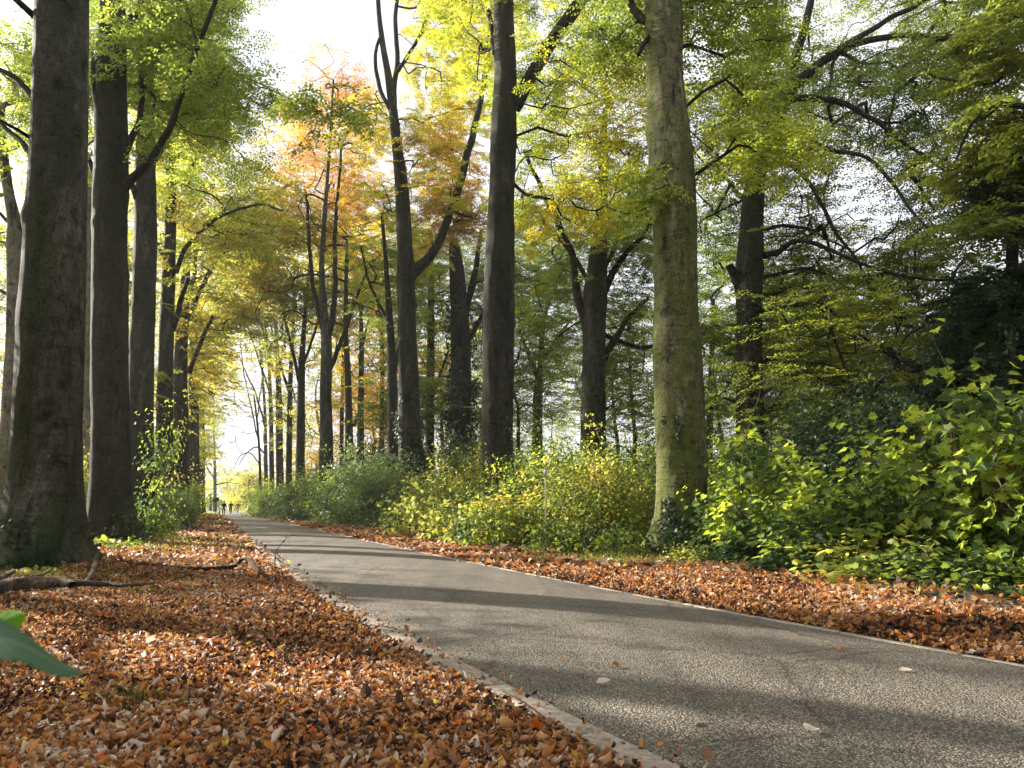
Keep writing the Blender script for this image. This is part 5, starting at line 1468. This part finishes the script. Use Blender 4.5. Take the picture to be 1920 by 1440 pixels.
    # face on the far side
    for s in (-1, 1):
        G = Geo(); hc = np.array(j['head1'])
        V, F = tube([hc + (s * .032, .095, -.01), hc + (s * .032, .104, -.01)], [.012, .004], 8); G.add(V, F); G.build("eye", M_hair, t)
        G = Geo(); V, F = tube([hc + (s * .085, -.01, -.045), hc + (s * .098, -.015, -.01), hc + (s * .092, -.012, .02)], [.010, .016, .008], 8); G.add(V, F); G.build("ear", M_skin, t)
def walk_pose():
    return dict(pelvis=(0, 0, .93), hem=(0, 0, .84), waist=(0, 0, 1.10), chest=(0, .02, 1.36), neck0=(0, .02, 1.48), neck=(0, .025, 1.53), head0=(0, .04, 1.60), head1=(0, .045, 1.68), head2=(0, .035, 1.75),
        shl=(-.20, .01, 1.40), ell=(-.27, .05, 1.14), wrl=(-.25, .16, .92), palml=(-.25, .18, .85), shr=(.20, .01, 1.40), elr=(.27, -.06, 1.14), wrr=(.26, -.02, .89), palmr=(.26, -.01, .82),
        hipl=(-.10, 0, .88), knl=(-.11, .14, .49), anl=(-.11, .20, .10), heell=(-.11, .17, .05), toel=(-.12, .36, .035), hipr=(.10, 0, .88), knr=(.11, .01, .47), anr=(.11, -.24, .13), heelr=(.11, -.27, .08), toer=(.12, -.08, .035))
def ride_pose(lean=0.0):
    return dict(pelvis=(0, -.20, .98), hem=(0, -.20, .92), waist=(0, -.14, 1.14), chest=(0, -.02, 1.38), neck0=(0, .03, 1.50), neck=(0, .05, 1.55), head0=(0, .08, 1.62), head1=(0, .09, 1.70), head2=(0, .08, 1.77),
        shl=(-.20, -.02, 1.42), ell=(-.33, .14, 1.20), wrl=(-.27, .36, 1.06), palml=(-.26, .43, 1.05), shr=(.20, -.02, 1.42), elr=(.33, .14, 1.20), wrr=(.27, .36, 1.06), palmr=(.26, .43, 1.05),
        hipl=(-.11, -.20, .94), knl=(-.13, .20, .86), anl=(-.13, .10, .48), heell=(-.13, .06, .43), toel=(-.13, .26, .42), hipr=(.11, -.20, .94), knr=(.13, .12, .58), anr=(.13, -.06, .20), heelr=(.13, -.10, .15), toer=(.13, .10, .13))
def bicycle(t):
    for yy in (-.53, .53):
        P = [(0, yy + .33 * math.cos(a), .345 + .33 * math.sin(a)) for a in np.linspace(0, 2 * math.pi, 29)]
        G = Geo(); V, F = tube(P, [.019] * 29, 8); G.add(V, F); tyre = G.build("wheel", M_tyre, t)
        G = Geo()
        for k in range(12):
            a = k / 12 * 2 * math.pi
            V, F = tube([(0, yy, .345), (0, yy + .31 * math.cos(a), .345 + .31 * math.sin(a))], [.003, .003], 4); G.add(V, F)
        V, F = tube([(-.05, yy, .345), (.05, yy, .345)], [.02, .02], 8); G.add(V, F)
        sp = G.build("spokes", M_metal, tyre)
    G = Geo()
    for a, b_, r in (((0, -.53, .345), (0, -.10, .30), .014), ((0, -.53, .345), (0, -.22, .82), .012), ((0, -.10, .30), (0, -.24, .92), .018), ((0, -.10, .30), (0, .38, .82), .020), ((0, -.20, .78), (0, .36, .90), .017), ((0, .53, .345), (0, .36, .96), .016)):
        V, F = tube([a, tuple((np.array(a) + b_) / 2), b_], [r] * 3, 8); G.add(V, F)
    G.build("frame", M_metal, t)
    G = Geo(); V, F = tube([(-.29, .42, 1.02), (-.15, .37, 1.03), (0, .36, .98), (.15, .37, 1.03), (.29, .42, 1.02)], [.014] * 5, 8); G.add(V, F); G.build("handlebar", M_metal, t)
    G = Geo(); V, F = tube([(0, -.38, .93), (0, -.34, .94), (0, -.22, .93), (0, -.10, .93)], [.03, .085, .06, .02], 10); V[:, 2] = .93 + (V[:, 2] - .93) * .45; G.add(V, F); G.build("saddle", M_metal, t)
    G = Geo(); V, F = tube([(-.10, -.10, .30), (.10, -.10, .30)], [.012, .012], 8); G.add(V, F)
    V, F = tube([(-.08, -.10, .30), (-.08, .03, .40)], [.010, .010], 6); G.add(V, F); V, F = tube([(.08, -.10, .30), (.08, -.06, .14)], [.010, .010], 6); G.add(V, F)
    V, F = tube([(-.16, .10, .41), (-.08, .10, .41)], [.02, .02], 6); G.add(V, F); V, F = tube([(.08, -.04, .13), (.16, -.04, .13)], [.02, .02], 6); G.add(V, F)
    G.build("pedals", M_metal, t)
Yp = 97.0; zr = .045
t = empty("person", (at_x(420, Yp), Yp, zr), "walker in a dark jacket and grey trousers on the left edge of the far road", "person", rz=.35)
figure(t, walk_pose(), M_jacket, M_trouser, M_hair)
Yc = 106.0
c1 = (at_x(432.5, Yc), Yc)
t = empty("bicycle", (*c1, zr), "dark bicycle under the middle rider, seen end on", "bicycle", rz=.33); bicycle(t)
t = empty("person", (*c1, zr), "middle cyclist in black riding with elbows out", "person", rz=.33); figure(t, ride_pose(), M_jacket, M_jacket, M_hair)
Yd = 122.0
c2 = (at_x(445.5, Yd), Yd)
t = empty("bicycle", (*c2, zr), "bicycle of the furthest rider on the right", "bicycle", rz=.36); bicycle(t)
t = empty("person", (*c2, zr), "furthest cyclist in dark top and grey trousers, right of the other two people", "person", rz=.36); figure(t, ride_pose(), M_jacket, M_trouser, M_hair)

# ================================================================== BEYOND THE WOOD
make_tree("bare pale tree standing in the haze behind the dark sign", 165, [(403, 960, 7), (403, 900, 6), (402, 850, 5), (401, 800, 3)], B_grey, 26,
    limbs=[([(403, 900, 3), (385, 870, 2), (378, 840, 1)],), ([(403, 910, 3), (425, 905, 2), (450, 908, 1)],)],
    blobs=[B(402, 820, 165, 45, 60, 6, 150, .05)], leaf=None, seed=90, far=True, sides=8, tip=.02, name="bare_tree")
make_tree("yellow weeping tree glowing in the haze right of the cyclists", 150, [(468, 965, 6), (468, 930, 5), (467, 900, 3)], B_grey, None,
    blobs=[B(470, 918, 150, 16, 34, 4, 90)], leaf=M_yellow, seed=91, far=True, sides=8, tip=.02, spray_scale=2.2, lscale=2.0, n_spray=3, tone=(.4, .3))
make_tree("hazy pinkish-brown tree left of the weeping yellow one", 210, [(440, 962, 5), (440, 930, 4), (440, 910, 3)], B_grey, None,
    blobs=[B(450, 935, 210, 13, 16, 5, 50)], leaf=M_orange, seed=92, far=True, sides=8, tip=.02, spray_scale=2.6, lscale=2.2, n_spray=3, tone=(.3, .3))
make_tree("rounded hazy green tree beyond the left verge's end", 190, [(395, 962, 5), (395, 940, 4), (395, 925, 3)], B_grey, None,
    blobs=[B(388, 940, 190, 16, 12, 5, 50)], leaf=M_green, seed=93, far=True, sides=8, tip=.02, spray_scale=2.6, lscale=2.2, n_spray=3, tone=(.7, .3))
# far wood that reads as one mass
g = np.random.default_rng(44)
L = Leaves()
n = 5200
x = g.uniform(-560, 420, n); y = g.uniform(330, 380, n)
hh = 15 + 7 * np.array([mnoise.noise(Vector((p * .03, 1, 2))) for p in x])
z = hh * g.uniform(0, 1, n) ** .6
put_sprays(L, np.stack([x, y, z], 1), unit(n, g), np.array([0, 0, 1.0]) + g.normal(0, .5, (n, 3)), np.full(n, 5.0), np.clip(g.normal(.5, .25, n), 0, 1), SPRAYS_FAR, g=g, lscale=5)
L.build("far_treeline", M_olive, kind="stuff")

# ================================================================== AIR
m = bpy.data.materials.new("hazy_air"); m.use_nodes = True
nt = m.node_tree; nt.nodes.clear()
out = nt.nodes.new("ShaderNodeOutputMaterial"); pv = nt.nodes.new("ShaderNodeVolumePrincipled")
pv.inputs["Density"].default_value = HAZE
pv.inputs["Color"].default_value = (.95, .96, 1.0, 1)
pv.inputs["Anisotropy"].default_value = .3
nt.links.new(pv.outputs[0], out.inputs["Volume"])
G = Geo(); G.box((0, 1100, 20), (3200, 2900, 44))
hz = G.build("haze", m, smooth=False); hz["kind"] = "stuff"
